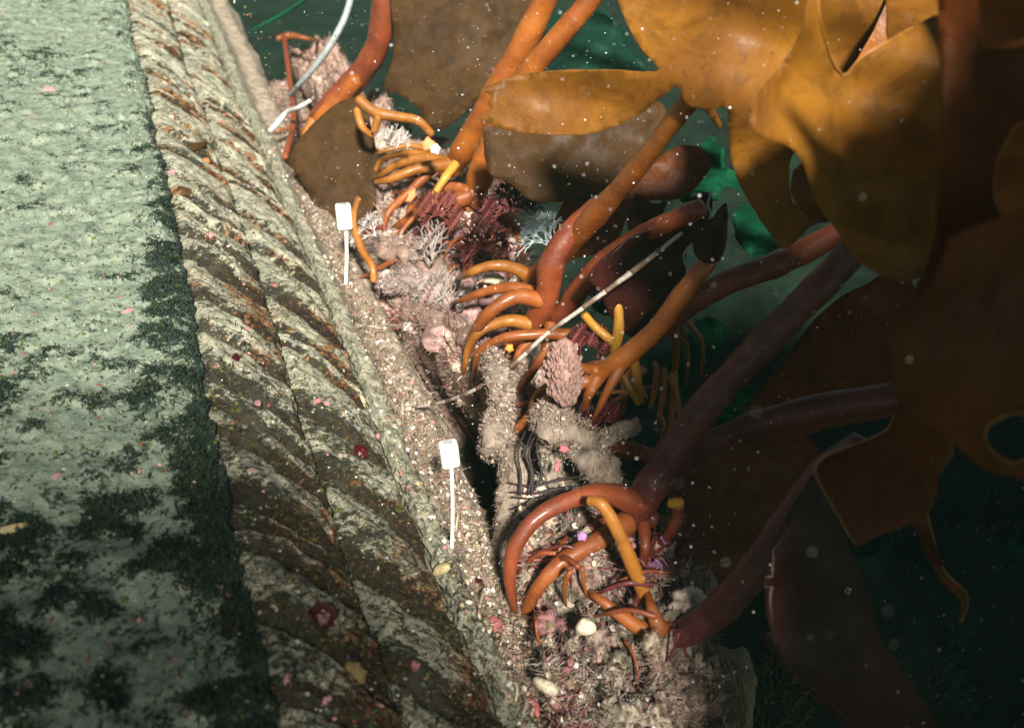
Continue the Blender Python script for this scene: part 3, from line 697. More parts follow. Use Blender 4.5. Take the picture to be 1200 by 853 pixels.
for pix in [[(770, 430, .88, 8), (768, 455, .88, 9), (762, 478, .88, 4)], [(778, 432, .88, 9), (777, 462, .88, 10), (773, 486, .88, 6)], [(790, 436, .88, 9), (790, 464, .88, 10), (784, 500, .88, 7)], [(786, 440, .87, 9), (794, 470, .87, 8), (796, 490, .87, 4)],
            [(772, 486, .87, 8), (778, 498, .87, 6), (774, 510, .87, 3)], [(740, 436, .87, 8), (752, 456, .87, 7), (758, 466, .87, 4)]]:
    ptube('branch', pix, M_amber, k14, sides=10)

# --- blades behind and to the right
def lone_blade(label, outline, dep, mat, holes=None, rag=1.0, step=11, name='kelp_frond', margins=()):
    cx = sum(p[0] for p in outline)/len(outline); cy = sum(p[1] for p in outline)/len(outline)
    r = thing(name, label, 'kelp blade', P(cx, cy, dep(cx, cy)+.002))
    put(link('lamina', blade_mesh('lamina', outline, dep, step, rag, holes), None, mat), r)
    for pts, w in margins:
        ptube('margin', [(x, y, dep(x, y)-.0004, w*.55*random.uniform(.4, 1.2)) for x, y in pts], M_margin, r, seg=6, sides=6)
    return r
lone_blade('olive brown kelp blade behind the two orange stipes at the top', [(448, -50), (640, -50), (632, 20), (612, 60), (596, 96), (560, 116), (548, 130), (520, 152), (505, 150), (490, 128), (470, 112), (450, 104), (462, 60), (458, 10)],
           slope(1.35, 540, 50, gx=-.03, gy=.03, wav=.012), B_brown)
lone_blade('brown kelp blade hanging behind the upper cable tie', [(345, 168), (372, 140), (398, 120), (425, 118), (440, 170), (448, 215), (440, 240), (426, 262), (405, 292), (385, 270), (366, 235), (348, 205), (338, 190)],
           slope(1.33, 400, 200, gx=-.02, gy=.0, wav=.008), B_brown)
lone_blade('dull brown kelp blade behind the left pointing golden blade', [(565, 150), (640, 140), (735, 128), (768, 118), (782, 136), (772, 168), (742, 200), (712, 228), (672, 236), (625, 236), (598, 215), (572, 200)],
           slope(1.02, 680, 190, gx=-.01, wav=.012), B_brown)
lone_blade('dark brown blade behind the thick dark stipe at right', [(1060, 300), (1085, 400), (1060, 480), (980, 500), (900, 520), (868, 500), (880, 470), (912, 430), (950, 380), (985, 348), (1020, 330)],
           slope(.90, 960, 430, gx=-.02, wav=.012), B_dark)
lone_blade('broad shaded blade behind the dark stipes at centre right', [(800, 540), (860, 520), (940, 510), (960, 540), (930, 600), (900, 660), (860, 690), (800, 660), (770, 600)], slope(.98, 860, 600, wav=.012), B_dark)
lone_blade('near dark upright blade at right edge of golden kelp', [(1096, -60), (1142, -60), (1146, 0), (1150, 50), (1160, 58), (1260, 62), (1260, 150), (1198, 142), (1182, 160), (1168, 190), (1164, 225), (1172, 250), (1186, 258), (1260, 262), (1260, 330),
           (1120, 345), (1078, 352), (1068, 345), (1092, 290), (1100, 200), (1102, 100)], slope(.40, 1130, 150, gx=-.01, gy=.01, wav=.01, seed=1), B_dark, rag=.4,
           margins=[([(1200, 141), (1184, 158), (1169, 190), (1165, 225), (1172, 248), (1188, 257), (1230, 259)], 3)])
lone_blade('orange lit blade glimpsed through the gap at right edge', [(1130, -60), (1290, -60), (1290, 300), (1150, 290), (1140, 100)], slope(.50, 1200, 100, gx=-.02, gy=.04, wav=.02, sc=.02, seed=2), B_rust, rag=.3)
lone_blade('large dark brown blade with yellow rimmed round hole at right', [(1108, 296), (1130, 270), (1300, 250), (1300, 580), (1225, 575), (1190, 560), (1150, 548), (1118, 520), (1085, 495), (1062, 490), (1046, 450), (1042, 400), (1046, 378), (1072, 352), (1090, 330)],
           slope(.38, 1150, 420, gx=.01, gy=.01, wav=.010, seed=5), B_dark, rag=.4,
           holes=[(1172, 492), (1190, 486), (1212, 492), (1216, 512), (1208, 530), (1188, 540), (1168, 530), (1156, 514), (1160, 500)],
           margins=[([(1158, 498), (1172, 490), (1190, 484), (1212, 490), (1218, 512), (1208, 532), (1188, 542), (1166, 532), (1155, 514), (1158, 498)], 5)])
lone_blade('dark folded blade with thin yellow edge below the large dark blade', [(1072, 474), (1104, 488), (1118, 530), (1102, 555), (1094, 592), (1070, 612), (1030, 628), (1004, 640), (992, 618), (975, 590), (960, 565), (955, 548), (972, 532), (1010, 518), (1040, 505), (1050, 480)],
           slope(.50, 1040, 560, gx=.01, wav=.01, seed=3), B_dark, rag=.4, margins=[([(1048, 486), (1038, 504), (1008, 518), (972, 532), (956, 547), (960, 565), (975, 592), (990, 618), (1003, 638)], 3)])
lone_blade('long dark blade drooping to the bottom right corner', [(952, 556), (972, 592), (1000, 648), (1020, 700), (1034, 750), (1070, 800), (1105, 860), (1100, 910), (1040, 900), (985, 830), (935, 790), (905, 745), (896, 690), (905, 640), (930, 590)],
           slope(.56, 980, 700, gx=.01, gy=.01, wav=.012, seed=4), B_maroon, rag=.5)
lone_blade('thin curled amber ribbon hanging at lower right', [(1062, 600), (1084, 588), (1092, 620), (1108, 668), (1130, 692), (1134, 712), (1128, 728), (1122, 724), (1126, 705), (1104, 682), (1086, 650)], slope(.55, 1100, 660, wav=.006, sc=.05), B_dark, rag=.3, step=6,
           margins=[([(1084, 590), (1092, 622), (1107, 668), (1131, 692), (1134, 710), (1126, 728)], 3)])
lone_blade('small brown curled frond lying in shadow under the golden blade', [(930, 200), (955, 175), (970, 180), (972, 200), (960, 215), (985, 250), (960, 262), (940, 248), (926, 225)], slope(.60, 950, 220, wav=.01, sc=.04), B_dark, rag=.8, step=7)
lone_blade('dark maroon blade behind the orange stipe', [(660, 235), (740, 205), (800, 170), (835, 190), (800, 232), (745, 240), (720, 290), (690, 300), (640, 300)], slope(1.05, 740, 240, wav=.012), B_dark)
# green cut-outs standing in for bright open water, glow put into the colour
for i, (lab, ol, z) in enumerate([
    ('large emerald painted water glow patch under the golden blade junction', [(782, 186), (800, 176), (812, 182), (830, 160), (846, 176), (850, 196), (866, 204), (868, 222), (850, 218), (840, 236), (818, 226), (800, 238), (788, 222), (770, 226), (764, 212), (776, 204)], 1.25),
    ('deep green painted water patch between two stipes at top', [(640, 20), (700, 10), (742, 50), (755, 85), (700, 90), (640, 88), (630, 60)], 1.6),
    ('angular bright green painted water glow at right of dangling roots', [(815, 375), (838, 372), (852, 392), (832, 418), (812, 425), (806, 400)], 1.15),
    ('narrow green painted water glow strip behind dangling roots', [(795, 398), (812, 392), (806, 440), (798, 462), (794, 440)], 1.2),
    ('small green painted water glow on the dark water', [(858, 452), (880, 448), (884, 462), (868, 474), (858, 466)], 1.15),
    ('green painted water glow touching the thick dark stipe', [(866, 500), (850, 498), (838, 488), (845, 472), (868, 478)], 1.2),
    ('pentagonal green painted water glow above the bottom right blade', [(992, 636), (1020, 618), (1040, 612), (1048, 632), (1036, 650), (1012, 652), (998, 648)], .95),
    ('bright green painted water glow at the right margin', [(1180, 630), (1230, 620), (1230, 680), (1195, 665), (1178, 655)], 1.0),
    ('green painted water glow right of maroon blade', [(856, 250), (876, 240), (900, 262), (912, 290), (880, 300), (862, 275)], 1.2),
    ('small green painted water glow left of arched dark root', [(822, 338), (842, 330), (850, 345), (832, 355)], 1.2),
    ('faint green painted water glow beneath the red stipe', [(690, 340), (720, 325), (745, 335), (738, 362), (700, 368)], 1.2),
    ('dim green painted water patch under the big stipe fork', [(770, 590), (790, 575), (800, 590), (792, 612), (774, 618)], .98)]):
    r = lone_blade(lab, ol, slope(z, ol[0][0], ol[0][1], wav=.03, sc=.07, seed=i), B_dim if i in (1, 10, 11) else B_green, rag=4, step=8, name='water_glow_patch'); r['category'] = 'seaweed'
def rootlets(root, cx, cy, rx, ry, n, wpx, mats, up=.03):
    for i in range(n):
        a = random.uniform(0, 6.283); x, y = cx+random.gauss(0, .35)*rx, cy+random.gauss(0, .35)*ry
        L_ = random.uniform(45, 85); a = random.uniform(1.3, 3.3); x2, y2 = x+math.cos(a)*L_, y+math.sin(a)*L_*.8
        z1, z2 = hit(x, y)[2], hit(x2, y2)[2]; u_ = random.uniform(.3, 1)*up
        if abs(z1-z2) > .12: continue
        k = random.uniform(.6, 1.2)*wpx; bend = random.uniform(-7, 7)
        ptube('rootlet', [(x, y, z1-u_, k), ((x*2+x2)/3+bend*.6, (y*2+y2)/3-8, (z1*2+z2)/3-u_*1.1, k*.95), ((x+x2*2)/3+bend, (y+y2*2)/3-5, (z1+z2*2)/3-u_*.7, k*.8), (x2, y2, z2+.004, k*.5)],
              mats[i % len(mats)], root, seg=5, sides=9)
RM = [M_brown, M_redbrown, M_brown, M_amber]
rootlets(k1, 610, 380, 90, 90, 20, 6, RM); rootlets(k3, 690, 470, 70, 60, 16, 8, RM); rootlets(k5, 680, 650, 110, 80, 9, 7, [M_redbrown, M_brown, M_dark], .04)
rootlets(k8, 490, 215, 80, 60, 18, 7, RM); rootlets(k9, 550, 275, 90, 60, 20, 6, [M_redbrown, M_brown, M_dark]); rootlets(k6, 770, 720, 70, 90, 7, 6, [M_redbrown, M_dark]); rootlets(k4, 750, 420, 60, 80, 14, 6, RM)
rootlets(k10, 370, 160, 40, 40, 8, 5, RM)
# ================================================================== SMALL THINGS
def box_round(name, w, d, h, bev=.0016, seg=3):
    bm = bmesh.new(); bmesh.ops.create_cube(bm, size=1); bmesh.ops.scale(bm, vec=(w, d, h), verts=bm.verts)
    bmesh.ops.bevel(bm, geom=bm.edges[:], offset=bev, segments=seg, affect='EDGES', profile=.6)
    me = bpy.data.meshes.new(name); bm.to_mesh(me); bm.free()
    for p in me.polygons: p.use_smooth = True
    return me
def cable_tie(label, hx, hy, bx, by, wpx, hpx, ang):
    p0, nrm, z = hit(bx, by); zt = z-.035
    root = thing('cable_tie', label, 'cable tie', p0, 'white cable ties on the ledge')
    k = zt/F; top = P(hx, hy, zt)
    me = box_round('head', wpx*k, wpx*k*.75, hpx*k, wpx*k*.2)
    h = link('head', me, None, M_white); h.matrix_world = Matrix.Translation(top) @ Matrix.Rotation(math.radians(ang), 4, 'Y') @ Matrix.Rotation(math.radians(14), 4, 'Z')
    bpy.context.view_layer.update(); put(h, root)
    slot = link('slot', box_round('slot', wpx*k*.5, wpx*k*.3, hpx*k*.1, wpx*k*.03, 1), None, M_tape); slot.parent = h; slot.location = (0, 0, hpx*k*.5)
    # flat strap: a bent strip with ratchet teeth
    bm = bmesh.new(); n = 46; a = top+Vector((0, 0, -hpx*k*.45)); b_ = p0-Vector((0, 0, .006)); side = Vector((1, .2, 0)).normalized(); fw = Vector((-.2, 1, 0)).normalized()
    w2 = 3.6*k; ring = []
    for i in range(n):
        t = i/(n-1); c = a.lerp(b_, t)+side*.0012*math.sin(t*3)+Vector((side.x, side.y, 0))*.001
        th = .0007+(.0003 if i % 2 else 0)
        ring.append([bm.verts.new(c+side*sx*w2/2+fw*sy*th) for sx, sy in ((-1, -1), (1, -1), (1, 1), (-1, 1))])
    for i in range(n-1):
        for j in range(4): bm.faces.new((ring[i][j], ring[i][(j+1) % 4], ring[i+1][(j+1) % 4], ring[i+1][j]))
    bm.faces.new(ring[0][::-1]); bm.faces.new(ring[-1])
    me = bpy.data.meshes.new('strap'); bm.to_mesh(me); bm.free()
    put(link('strap', me, None, M_white), root)
cable_tie('upper white cable tie standing against the brown blade', 403, 254, 403, 336, 18, 31, 2)
cable_tie('lower white cable tie standing on the tan ledge', 526.5, 532, 527, 641, 22, 35, -3)

# curved pale strap at the top, broken white tube below it
o = ptube('plastic_strap', [(418, -40, 1.45, 8), (408, 10, 1.45, 8), (392, 45, 1.45, 8), (372, 75, 1.47, 7), (352, 98, 1.5, 6), (340, 112, 1.55, 5)], M_tape, None, sides=8)
tag(o, 'curved whitish plastic strap dropping in from the top edge', 'strap')
o = ptube('plastic_strap', [(364, 118, 1.42, 5), (350, 126, 1.42, 5), (336, 132, 1.45, 6), (324, 146, 1.45, 7), (316, 154, 1.45, 6)], plain('scuffed_plastic', (.62, .64, .62), .4, .4, 200, .4), None, sides=8); tag(o, 'broken end of white strap on the slab edge at top left', 'strap')
o = ptube('green_weed', [(385, -20, 1.9, 5), (345, 8, 1.9, 5), (318, 24, 1.9, 4), (295, 36, 1.9, 3)], B_green, None, sides=6); tag(o, 'thin straight green weed blade at the top', 'seaweed')

# barred stalk: alternating pale and brown lengths
st = thing('barred_stalk', 'thin stalk banded white and brown lying across the middle holdfast', 'stalk', P(600, 425, .86))
path = catmull([tuple(P(x, y, z)) for x, y, z in [(799, 273, .76), (760, 304, .77), (720, 334, .78), (680, 363, .79), (640, 392, .80), (605, 424, .81), (575, 446, .84), (545, 462, .87), (515, 472, .92), (486, 477, .95)]], 12)
L = np.concatenate([[0], np.cumsum(np.linalg.norm(np.diff(path, axis=0), axis=1))]); t = 0; kk = 0
M_stalkb = plain('brown_band', (0.20, 0.13, 0.09), .45, .4, 500, .5)
M_stalkw = plain('pale_band', (0.50, 0.43, 0.37), .4, .4, 400, .5, .0004)
while t < L[-1]-.004:
    ln = random.uniform(.010, .026) if kk % 2 == 0 else random.uniform(.006, .016)
    e = min(L[-1], t+ln); q_ = np.linspace(t, e, 6)
    pp = np.stack([np.interp(q_, L, path[:, i]) for i in range(3)], 1)
    V, Q, T = tube_data(pp, np.full(6, .0021+(.0002 if kk % 2 else 0))*np.interp(q_, [0, .05, L[-1]], [.8, 1.15, .8]), 8, .15, kk)
    put(link('pale_band' if kk % 2 == 0 else 'brown_band', mesh_np('band', V, Q, T), None, M_stalkw if kk % 2 == 0 else M_stalkb), st)
    t = e; kk += 1

# ------------------------------------------------------------------ growth carpets on the reef
rp = V_reef = np.stack([UU, SS_], -1).reshape(-1, 2)
gxn = np.gradient(HH, axis=0)/np.gradient(UU, axis=0); gyn = np.gradient(HH, axis=1)/np.gradient(SS_, axis=1)
nw = (-gxn)[..., None]*np.array(E)+(-gyn)[..., None]*np.array(D)+np.array([0, 0, 1.]); nw /= np.linalg.norm(nw, axis=-1)[..., None]
RV = world_np(UU+x1, SS_, HH)
cell = np.gradient(UU, axis=0)*np.gradient(SS_, axis=1)/np.maximum(nw[..., 2], .25)
top_m = (HH > .45).astype(float)
fwdv = np.array([0, cp, -sp_]); upv = np.array([0, sp_, cp])
def to_px(p):
    d = p-np.array(CAM); z = d@fwdv; return 600+F*d[..., 0]/z, 426.5-F*(d@upv)/z, z
PX, PY, PZ = to_px(RV)
vis = (PX > 250) & (PX < 1000) & (PY > -40) & (PY < 900)
def sample(w, n):
    w = (w*cell*vis/np.maximum(PZ, .4)**1.2).ravel(); w = w/w.sum(); i = rng.choice(len(w), n, p=w)
    jit = rng.normal(0, .0012, (n, 3)); return RV.reshape(-1, 3)[i]+jit, nw.reshape(-1, 3)[i], UU.ravel()[i], SS_.ravel()[i], PX.ravel()[i], PY.ravel()[i]
fuzzpal = np.array([[.14, .09, .07], [.34, .22, .18], [.52, .40, .33], [.66, .54, .45], [.42, .24, .23], [.20, .13, .10]])
def carpet(name, label, w, n, ln, wd, pal, spread=.7, bend=.5, bright=1.0, mat=None):
    b, nn, u, s, x, y = sample(w, n)
    c = palette(np.clip(fbm(u, s, 35, 3, 40.)*1.9-.45+rng.normal(0, .12, n), 0, 1), pal)*rng.uniform(.5, 1.35, (n, 1))*bright*(1-.55*sm(660, 760, y)[:, None])*(.45+1.1*sm(.38, .62, fbm(u, s, 28, 3, 45.)))[:, None]  # tufts low in the frame painted darker, shade put into the colour
    d = nn+rng.normal(0, spread, (n, 3))*.8+np.array([0, 0, .25])
    L_ = rng.uniform(.4, 1.3, n)*ln; V, Q, T, C = strands(b-nn*.001, d, L_, rng.uniform(.6, 1.3, n)*wd, bend, c)
    o = link(name, mesh_np(name, V, Q, T, smooth=True, col=np.clip(C, 0, 1)), None, mat or M_fine)
    return tag(o, label, 'turf', kind='stuff')
n1 = fbm(UU, SS_, 22, 3, 50.); n2 = fbm(UU, SS_, 16, 3, 60.); n3 = fbm(UU, SS_, 18, 3, 70.)
centre = np.exp(-(((PX-520-(PY-300)*.2)/75)**2+((PY-330)/85)**2))
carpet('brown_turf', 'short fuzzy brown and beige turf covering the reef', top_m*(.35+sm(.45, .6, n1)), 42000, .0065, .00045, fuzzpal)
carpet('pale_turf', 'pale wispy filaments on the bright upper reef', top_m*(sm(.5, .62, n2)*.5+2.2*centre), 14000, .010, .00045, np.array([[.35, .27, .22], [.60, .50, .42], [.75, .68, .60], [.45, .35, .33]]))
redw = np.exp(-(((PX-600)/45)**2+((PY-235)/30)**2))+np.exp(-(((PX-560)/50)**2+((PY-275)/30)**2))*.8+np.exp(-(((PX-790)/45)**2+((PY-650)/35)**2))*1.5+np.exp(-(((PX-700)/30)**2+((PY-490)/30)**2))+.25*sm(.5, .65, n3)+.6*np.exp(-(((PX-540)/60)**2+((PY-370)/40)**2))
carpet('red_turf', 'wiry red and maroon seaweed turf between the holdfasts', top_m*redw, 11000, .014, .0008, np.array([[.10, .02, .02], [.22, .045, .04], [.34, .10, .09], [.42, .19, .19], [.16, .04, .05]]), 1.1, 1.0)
# ledge and slab fuzz, using the surface found under each pixel
def pixel_fuzz(name, label, cx, cy, rx, ry, n, ln, wd, pal, up=.5, depth=0, mat=None, cat='turf', kind='stuff', noise_gap=True, bend=.6):
    b, dd = [], []
    for _ in range(n):
        a = random.random()*6.283; r = math.sqrt(random.random()); x = cx+math.cos(a)*r*rx; y = cy+math.sin(a)*r*ry
        p, nn, z = hit(x, y); b.append(tuple(p)); dd.append(tuple(nn+Vector((0, 0, up))))
    b = np.array(b); dd = np.array(dd)+rng.normal(0, .45, (n, 3))
    c = pal[rng.integers(0, len(pal), n)]*rng.uniform(.7, 1.3, (n, 1))
    V, Q, T, C = strands(b, dd, rng.uniform(.5, 1.2, n)*ln, rng.uniform(.7, 1.2, n)*wd, bend, c)
    o = link(name, mesh_np(name, V, Q, T, col=np.clip(C, 0, 1)), None, mat or M_fine); return tag(o, label, cat, kind=kind)
# lumpy clumps that join into one crust
b, nn, u, s, x, y = sample(top_m*(.15+1.6*centre+np.exp(-(((PX-640)/75)**2+((PY-520)/90)**2))*1.5+.8*np.exp(-(((PX-590)/60)**2+((PY-400)/60)**2))+.5*np.exp(-(((PX-720)/90)**2+((PY-700)/90)**2))), 300)
cp_ = np.array([[.55, .40, .34], [.62, .50, .42], [.36, .22, .20], [.70, .60, .54], [.42, .20, .20], [.48, .38, .28], [.24, .13, .13], [.60, .36, .34]])
VV, TT, CC, SB, SD, SC = [], [], [], [], [], []; off = 0
ico = bmesh.new(); bmesh.ops.create_icosphere(ico, subdivisions=3, radius=1); iv = np.array([v.co[:] for v in ico.verts]); it = np.array([[v.index for v in f.verts] for f in ico.faces]); ico.free()
for k in range(len(b)):
    r = rng.uniform(.004, .012)*(1 if y[k] > 420 else 1.3); st = rng.uniform(.6, 1.4, 3); sd_ = rng.uniform(0, 99)
    dsp = 1+.9*(fbm(iv[:, 0]+sd_, iv[:, 1]+iv[:, 2]*.7, 2.6, 4)-.5)
    P3 = b[k]+nn[k]*r*.25+iv*(r*st)*dsp[:, None]; c0 = cp_[rng.integers(0, 8)]*rng.uniform(.5, 1.1)*(1-.45*sm(660, 760, y[k]))  # lumps darkened low in the frame, shade put into their colour
    VV.append(P3); TT.append(it+off); CC.append(np.tile(c0, (len(iv), 1))*(.45+1.1*sm(.75, 1.2, dsp))[:, None]); off += len(iv)
    m_ = 70; j = rng.integers(0, len(iv), m_); SB.append(P3[j]); SD.append(iv[j]); SC.append(np.tile(c0, (m_, 1))*rng.uniform(.7, 1.5, (m_, 1)))
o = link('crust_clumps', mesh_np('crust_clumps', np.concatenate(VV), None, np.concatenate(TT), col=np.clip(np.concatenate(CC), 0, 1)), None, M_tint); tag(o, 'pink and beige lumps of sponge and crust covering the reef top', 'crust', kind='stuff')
SB, SD, SC = map(np.concatenate, (SB, SD, SC)); n = len(SB)
V, Q, T, C = strands(SB, SD+rng.normal(0, .6, (n, 3)), rng.uniform(.001, .005, n), rng.uniform(.00025, .0005, n), 1.1, SC, 1.)
o = link('clump_fuzz', mesh_np('clump_fuzz', V, Q, T, col=np.clip(C, 0, 1)), None, M_fine); tag(o, 'fine pale fuzz on the lumps of the reef top', 'turf', kind='stuff')
# crumbs of shell, crust and pebble
def crumbs(name, label, w, n, r, pal):
    b, nn, u, s, x, y = sample(w, n)
    c = pal[rng.integers(0, len(pal), n)]*rng.uniform(.6, 1.2, (n, 1))*(1-.4*sm(660, 760, y)[:, None])  # grit dimmed low in the frame, shade put into its colour
    rr = r*rng.uniform(.4, 1.0, n)*np.where(rng.random(n) > .93, 1.9, 1)
    V, T, C = blobs(b+nn*rr[:, None]*.3, rr, c)
    o = link(name, mesh_np(name, V, None, T, smooth=False, col=np.clip(C, 0, 1)), None, M_tint); return tag(o, label, 'rubble', kind='stuff')
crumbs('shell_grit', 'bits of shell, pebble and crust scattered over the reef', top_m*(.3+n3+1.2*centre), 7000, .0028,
       np.array([[.50, .42, .33], [.22, .16, .11], [.30, .18, .15], [.08, .06, .045], [.62, .56, .48], [.40, .16, .16], [.20, .17, .09], [.12, .04, .035], [.14, .11, .08]]))
# grit and tiny growth on the ledge and slab faces
def slab_points(n, xs, ys):
    out = []
    for _ in range(n):
        x = random.uniform(*xs); y = random.uniform(*ys)
        p, nn, z = hit(x, y); out.append((*p, *nn, x, y, z))
    return np.array(out)
A_ = slab_points(3600, (-20, 640), (-20, 870)); keep = (A_[:, 6] < 300+A_[:, 7]*.42); A_ = A_[keep]
n = len(A_); pal = np.array([[.04, .06, .035], [.10, .11, .03], [.35, .34, .26], [.07, .09, .07], [.50, .48, .38], [.20, .08, .05], [.55, .27, .26], [.12, .13, .03]])
c = pal[rng.choice(len(pal), n, p=[.34, .24, .09, .16, .03, .06, .02, .06])]*rng.uniform(.7, 1.2, (n, 1)); rr = .0019*rng.uniform(.4, 1., n)
V, T, C = blobs(A_[:, :3], rr, c); o = link('slab_grit', mesh_np('slab_grit', V, None, T, smooth=True, col=C), None, M_tint); tag(o, 'tiny pebbles, algae buttons and crust specks stuck on the slab', 'rubble', kind='stuff')
# growth on the ledge
b = slab_points(9000, (-28, 26), (150, 870)) if False else None
pts_ = []
for _ in range(9000):
    y = random.uniform(150, 870); x = 70+(y+386)*.476+random.gauss(0, 1)*(5+y*.022); p, nn, z = hit(x, y); pts_.append((*p, *nn, x, y))
b = np.array(pts_); n = len(b); k = rng.random(n) < .8
lp = np.array([[.45, .36, .27], [.28, .20, .14], [.56, .48, .38], [.12, .09, .06], [.34, .22, .18], [.20, .19, .10]])
V, Q, T, C = strands(b[k, :3], b[k, 3:6]+rng.normal(0, .6, (k.sum(), 3)), rng.uniform(.0015, .006, k.sum()), rng.uniform(.0003, .0007, k.sum()), .8, lp[rng.integers(0, 6, k.sum())]*rng.uniform(.6, 1.2, (k.sum(), 1)))
o = link('ledge_turf', mesh_np('ledge_turf', V, Q, T, col=C), None, M_fine); tag(o, 'short tan and olive turf on the ledge and slab rim', 'turf', kind='stuff')
k = ~k; lp = np.array([[.62, .52, .40], [.30, .20, .14], [.75, .70, .62], [.42, .22, .20], [.12, .09, .06], [.36, .29, .18]])
V, T, C = blobs(b[k, :3], rng.uniform(.0008, .0034, k.sum()), lp[rng.integers(0, 6, k.sum())]*rng.uniform(.6, 1.1, (k.sum(), 1)))
o = link('ledge_grit', mesh_np('ledge_grit', V, None, T, col=C), None, M_tint); tag(o, 'shell bits and pebbles lodged along the ledge', 'rubble', kind='stuff')
# ochre and brown tufts among the ridges
pts_ = []
for _ in range(9000):
    y = random.uniform(60, 870); f_ = (y+386)/986; x = 70+f_*random.uniform(205, 430); p, nn, z = hit(x, y); pts_.append((*p, *nn, x, y))
b = np.array(pts_); k = (fbm(b[:, 0], b[:, 1], 45, 3, 3.)+.14*sm(400, 700, b[:, 7])+rng.normal(0, .05, len(b))) > .52; b = b[k]; n = len(b)
lp = np.array([[.16, .075, .02], [.08, .04, .018], [.04, .05, .02], [.22, .15, .06], [.06, .02, .012], [.12, .14, .04]])
V, Q, T, C = strands(b[:, :3], b[:, 3:6]+rng.normal(0, .7, (n, 3)), rng.uniform(.001, .0032, n), rng.uniform(.0003, .0007, n), 1.2, lp[rng.integers(0, 6, n)]*rng.uniform(.5, 1.2, (n, 1)))
o = link('ridge_turf', mesh_np('ridge_turf', V, Q, T, col=C), None, M_fine); tag(o, 'ochre and brown tufts growing among the ridges', 'turf', kind='stuff')
# dark green tufts on the mossy patches of the slab
_v = SLABV; d_ = _v-np.array(CAM); z_ = d_@np.array([0, cp, -sp_]); x_ = 600+F*d_[:, 0]/z_; y_ = 426.5-F*(d_@np.array([0, sp_, cp]))/z_
w_ = (SLABT > .48)*(x_ > -20)*(y_ < 880)*(y_ > -20)/np.maximum(z_, .4)**1.0*(.4+.6*(SLABT > .58)); w_ = w_*(1+3*z_); w_ /= w_.sum()
ii = rng.choice(len(_v), 26000, p=w_); n = len(ii); b = _v[ii]+rng.normal(0, .0016, (n, 3))*np.array([1, 1, .15])
lp = np.array([[.010, .036, .032], [.02, .055, .042], [.04, .07, .03], [.012, .03, .028], [.07, .10, .03], [.03, .035, .03]])
V, Q, T, C = strands(b, np.array([0, 0, 1.])+rng.normal(0, .8, (n, 3)), rng.uniform(.001, .0035, n), rng.uniform(.0003, .0008, n), .9, lp[rng.integers(0, 6, n)]*rng.uniform(.5, 1.2, (n, 1)))
o = link('slab_turf', mesh_np('slab_turf', V, Q, T, col=C), None, M_fine); tag(o, 'dark green moss-like turf in patches on the flat slab', 'turf', kind='stuff')
# tufts along the dark fold
b = slab_points(6500, (100, 420), (-10, 870)); c1x = 146+(b[:, 7])*.198; e = b[:, 6]-c1x
keep = ((e < 10) & (e > -60*(.3+b[:, 7]/853)*(.5+fbm(b[:, 0], b[:, 1], 30, 2)))) | (rng.random(len(b)) < .10); b = b[keep]; n = len(b)
pal = np.array([[.02, .035, .025], [.035, .05, .03], [.06, .075, .03], [.03, .03, .02], [.05, .02, .015]])
V, Q, T, C = strands(b[:, :3], b[:, 3:6]+rng.normal(0, .6, (n, 3)), rng.uniform(.002, .0055, n), rng.uniform(.0004, .0009, n), .7, pal[rng.integers(0, 5, n)])
o = link('fold_turf', mesh_np('fold_turf', V, Q, T, col=C), None, M_fine); tag(o, 'dark green fuzzy turf growing along the fold of the slab', 'turf', kind='stuff')

# ------------------------------------------------------------------ individual growths
def fuzz_body(name, label, spine, wpx, n, ln, cols, cat='bryozoan', body=(.35, .28, .22)):
    """a lumpy body (px,py,Z,width) covered in fine filaments"""
    r = thing(name, label, cat, P(*spine[-1][:3]))
    pts = [tuple(P(x, y, z)) for x, y, z, w in spine]; rad = [w/2*z/F*.8 for x, y, z, w in spine]
    path = catmull(pts, 6); rd = np.interp(np.linspace(0, len(rad)-1, len(path)), range(len(rad)), rad)
    V, Q, T = tube_data(path, rd, 18, .5, random.randint(0, 50)); V = V+(fbm(V[:, 0]*1.0+V[:, 2], V[:, 1]+.6*V[:, 2], 110, 3)-.5)[:, None]*np.array([.016, .012, .012])
    c = np.tile(np.array(body), (len(V), 1))*rng.uniform(.6, 1.2, (len(V), 1))
    put(link('body', mesh_np('body', V, Q, T, col=c*.8*(.5+.9*fbm(V[:, 0], V[:, 2], 130, 3))[:, None]), None, M_tint), r); n = int(n*2.6)
    ib = rng.integers(0, len(path), n//12); db = rng.normal(0, 1, (n//12, 3)); db /= np.linalg.norm(db, axis=1)[:, None]
    V, T, C = blobs(path[ib]+db*rd[ib][:, None], rng.uniform(.001, .003, n//12), (np.array(cols)*.6)[rng.integers(0, len(cols), n//12)]*rng.uniform(.4, 1.2, (n//12, 1))); put(tag(link('grit', mesh_np('grit', V, None, T, col=C), None, M_tint), kind='stuff'), r)
    i = rng.integers(0, len(path), n); dv = rng.normal(0, 1, (n, 3)); dv /= np.linalg.norm(dv, axis=1)[:, None]
    bp = path[i]+dv*rd[i][:, None]*rng.uniform(.55, 1.25, n)[:, None]; pal = np.array(cols+[[.24, .16, .13]]); dv = dv+rng.normal(0, .8, (n, 3)); dv[:, 0] += (vn(bp[:, 0]*160, bp[:, 2]*160)-.5)*3; n0_ = n
    V, Q, T, C = strands(bp, dv+rng.normal(0, .3, (n, 3))+np.array([0, 0, .2]), rng.uniform(.2, 1.0, n)*ln*.62, rng.uniform(.00025, .0005, n), 1.3, pal[rng.integers(0, len(pal), n)]*rng.uniform(.5, 1.25, (n, 1)), 1.0)
    put(tag(link('fuzz', mesh_np('fuzz', V, Q, T, col=np.clip(C, 0, 1)), None, M_fine), kind='stuff'), r)
    return r
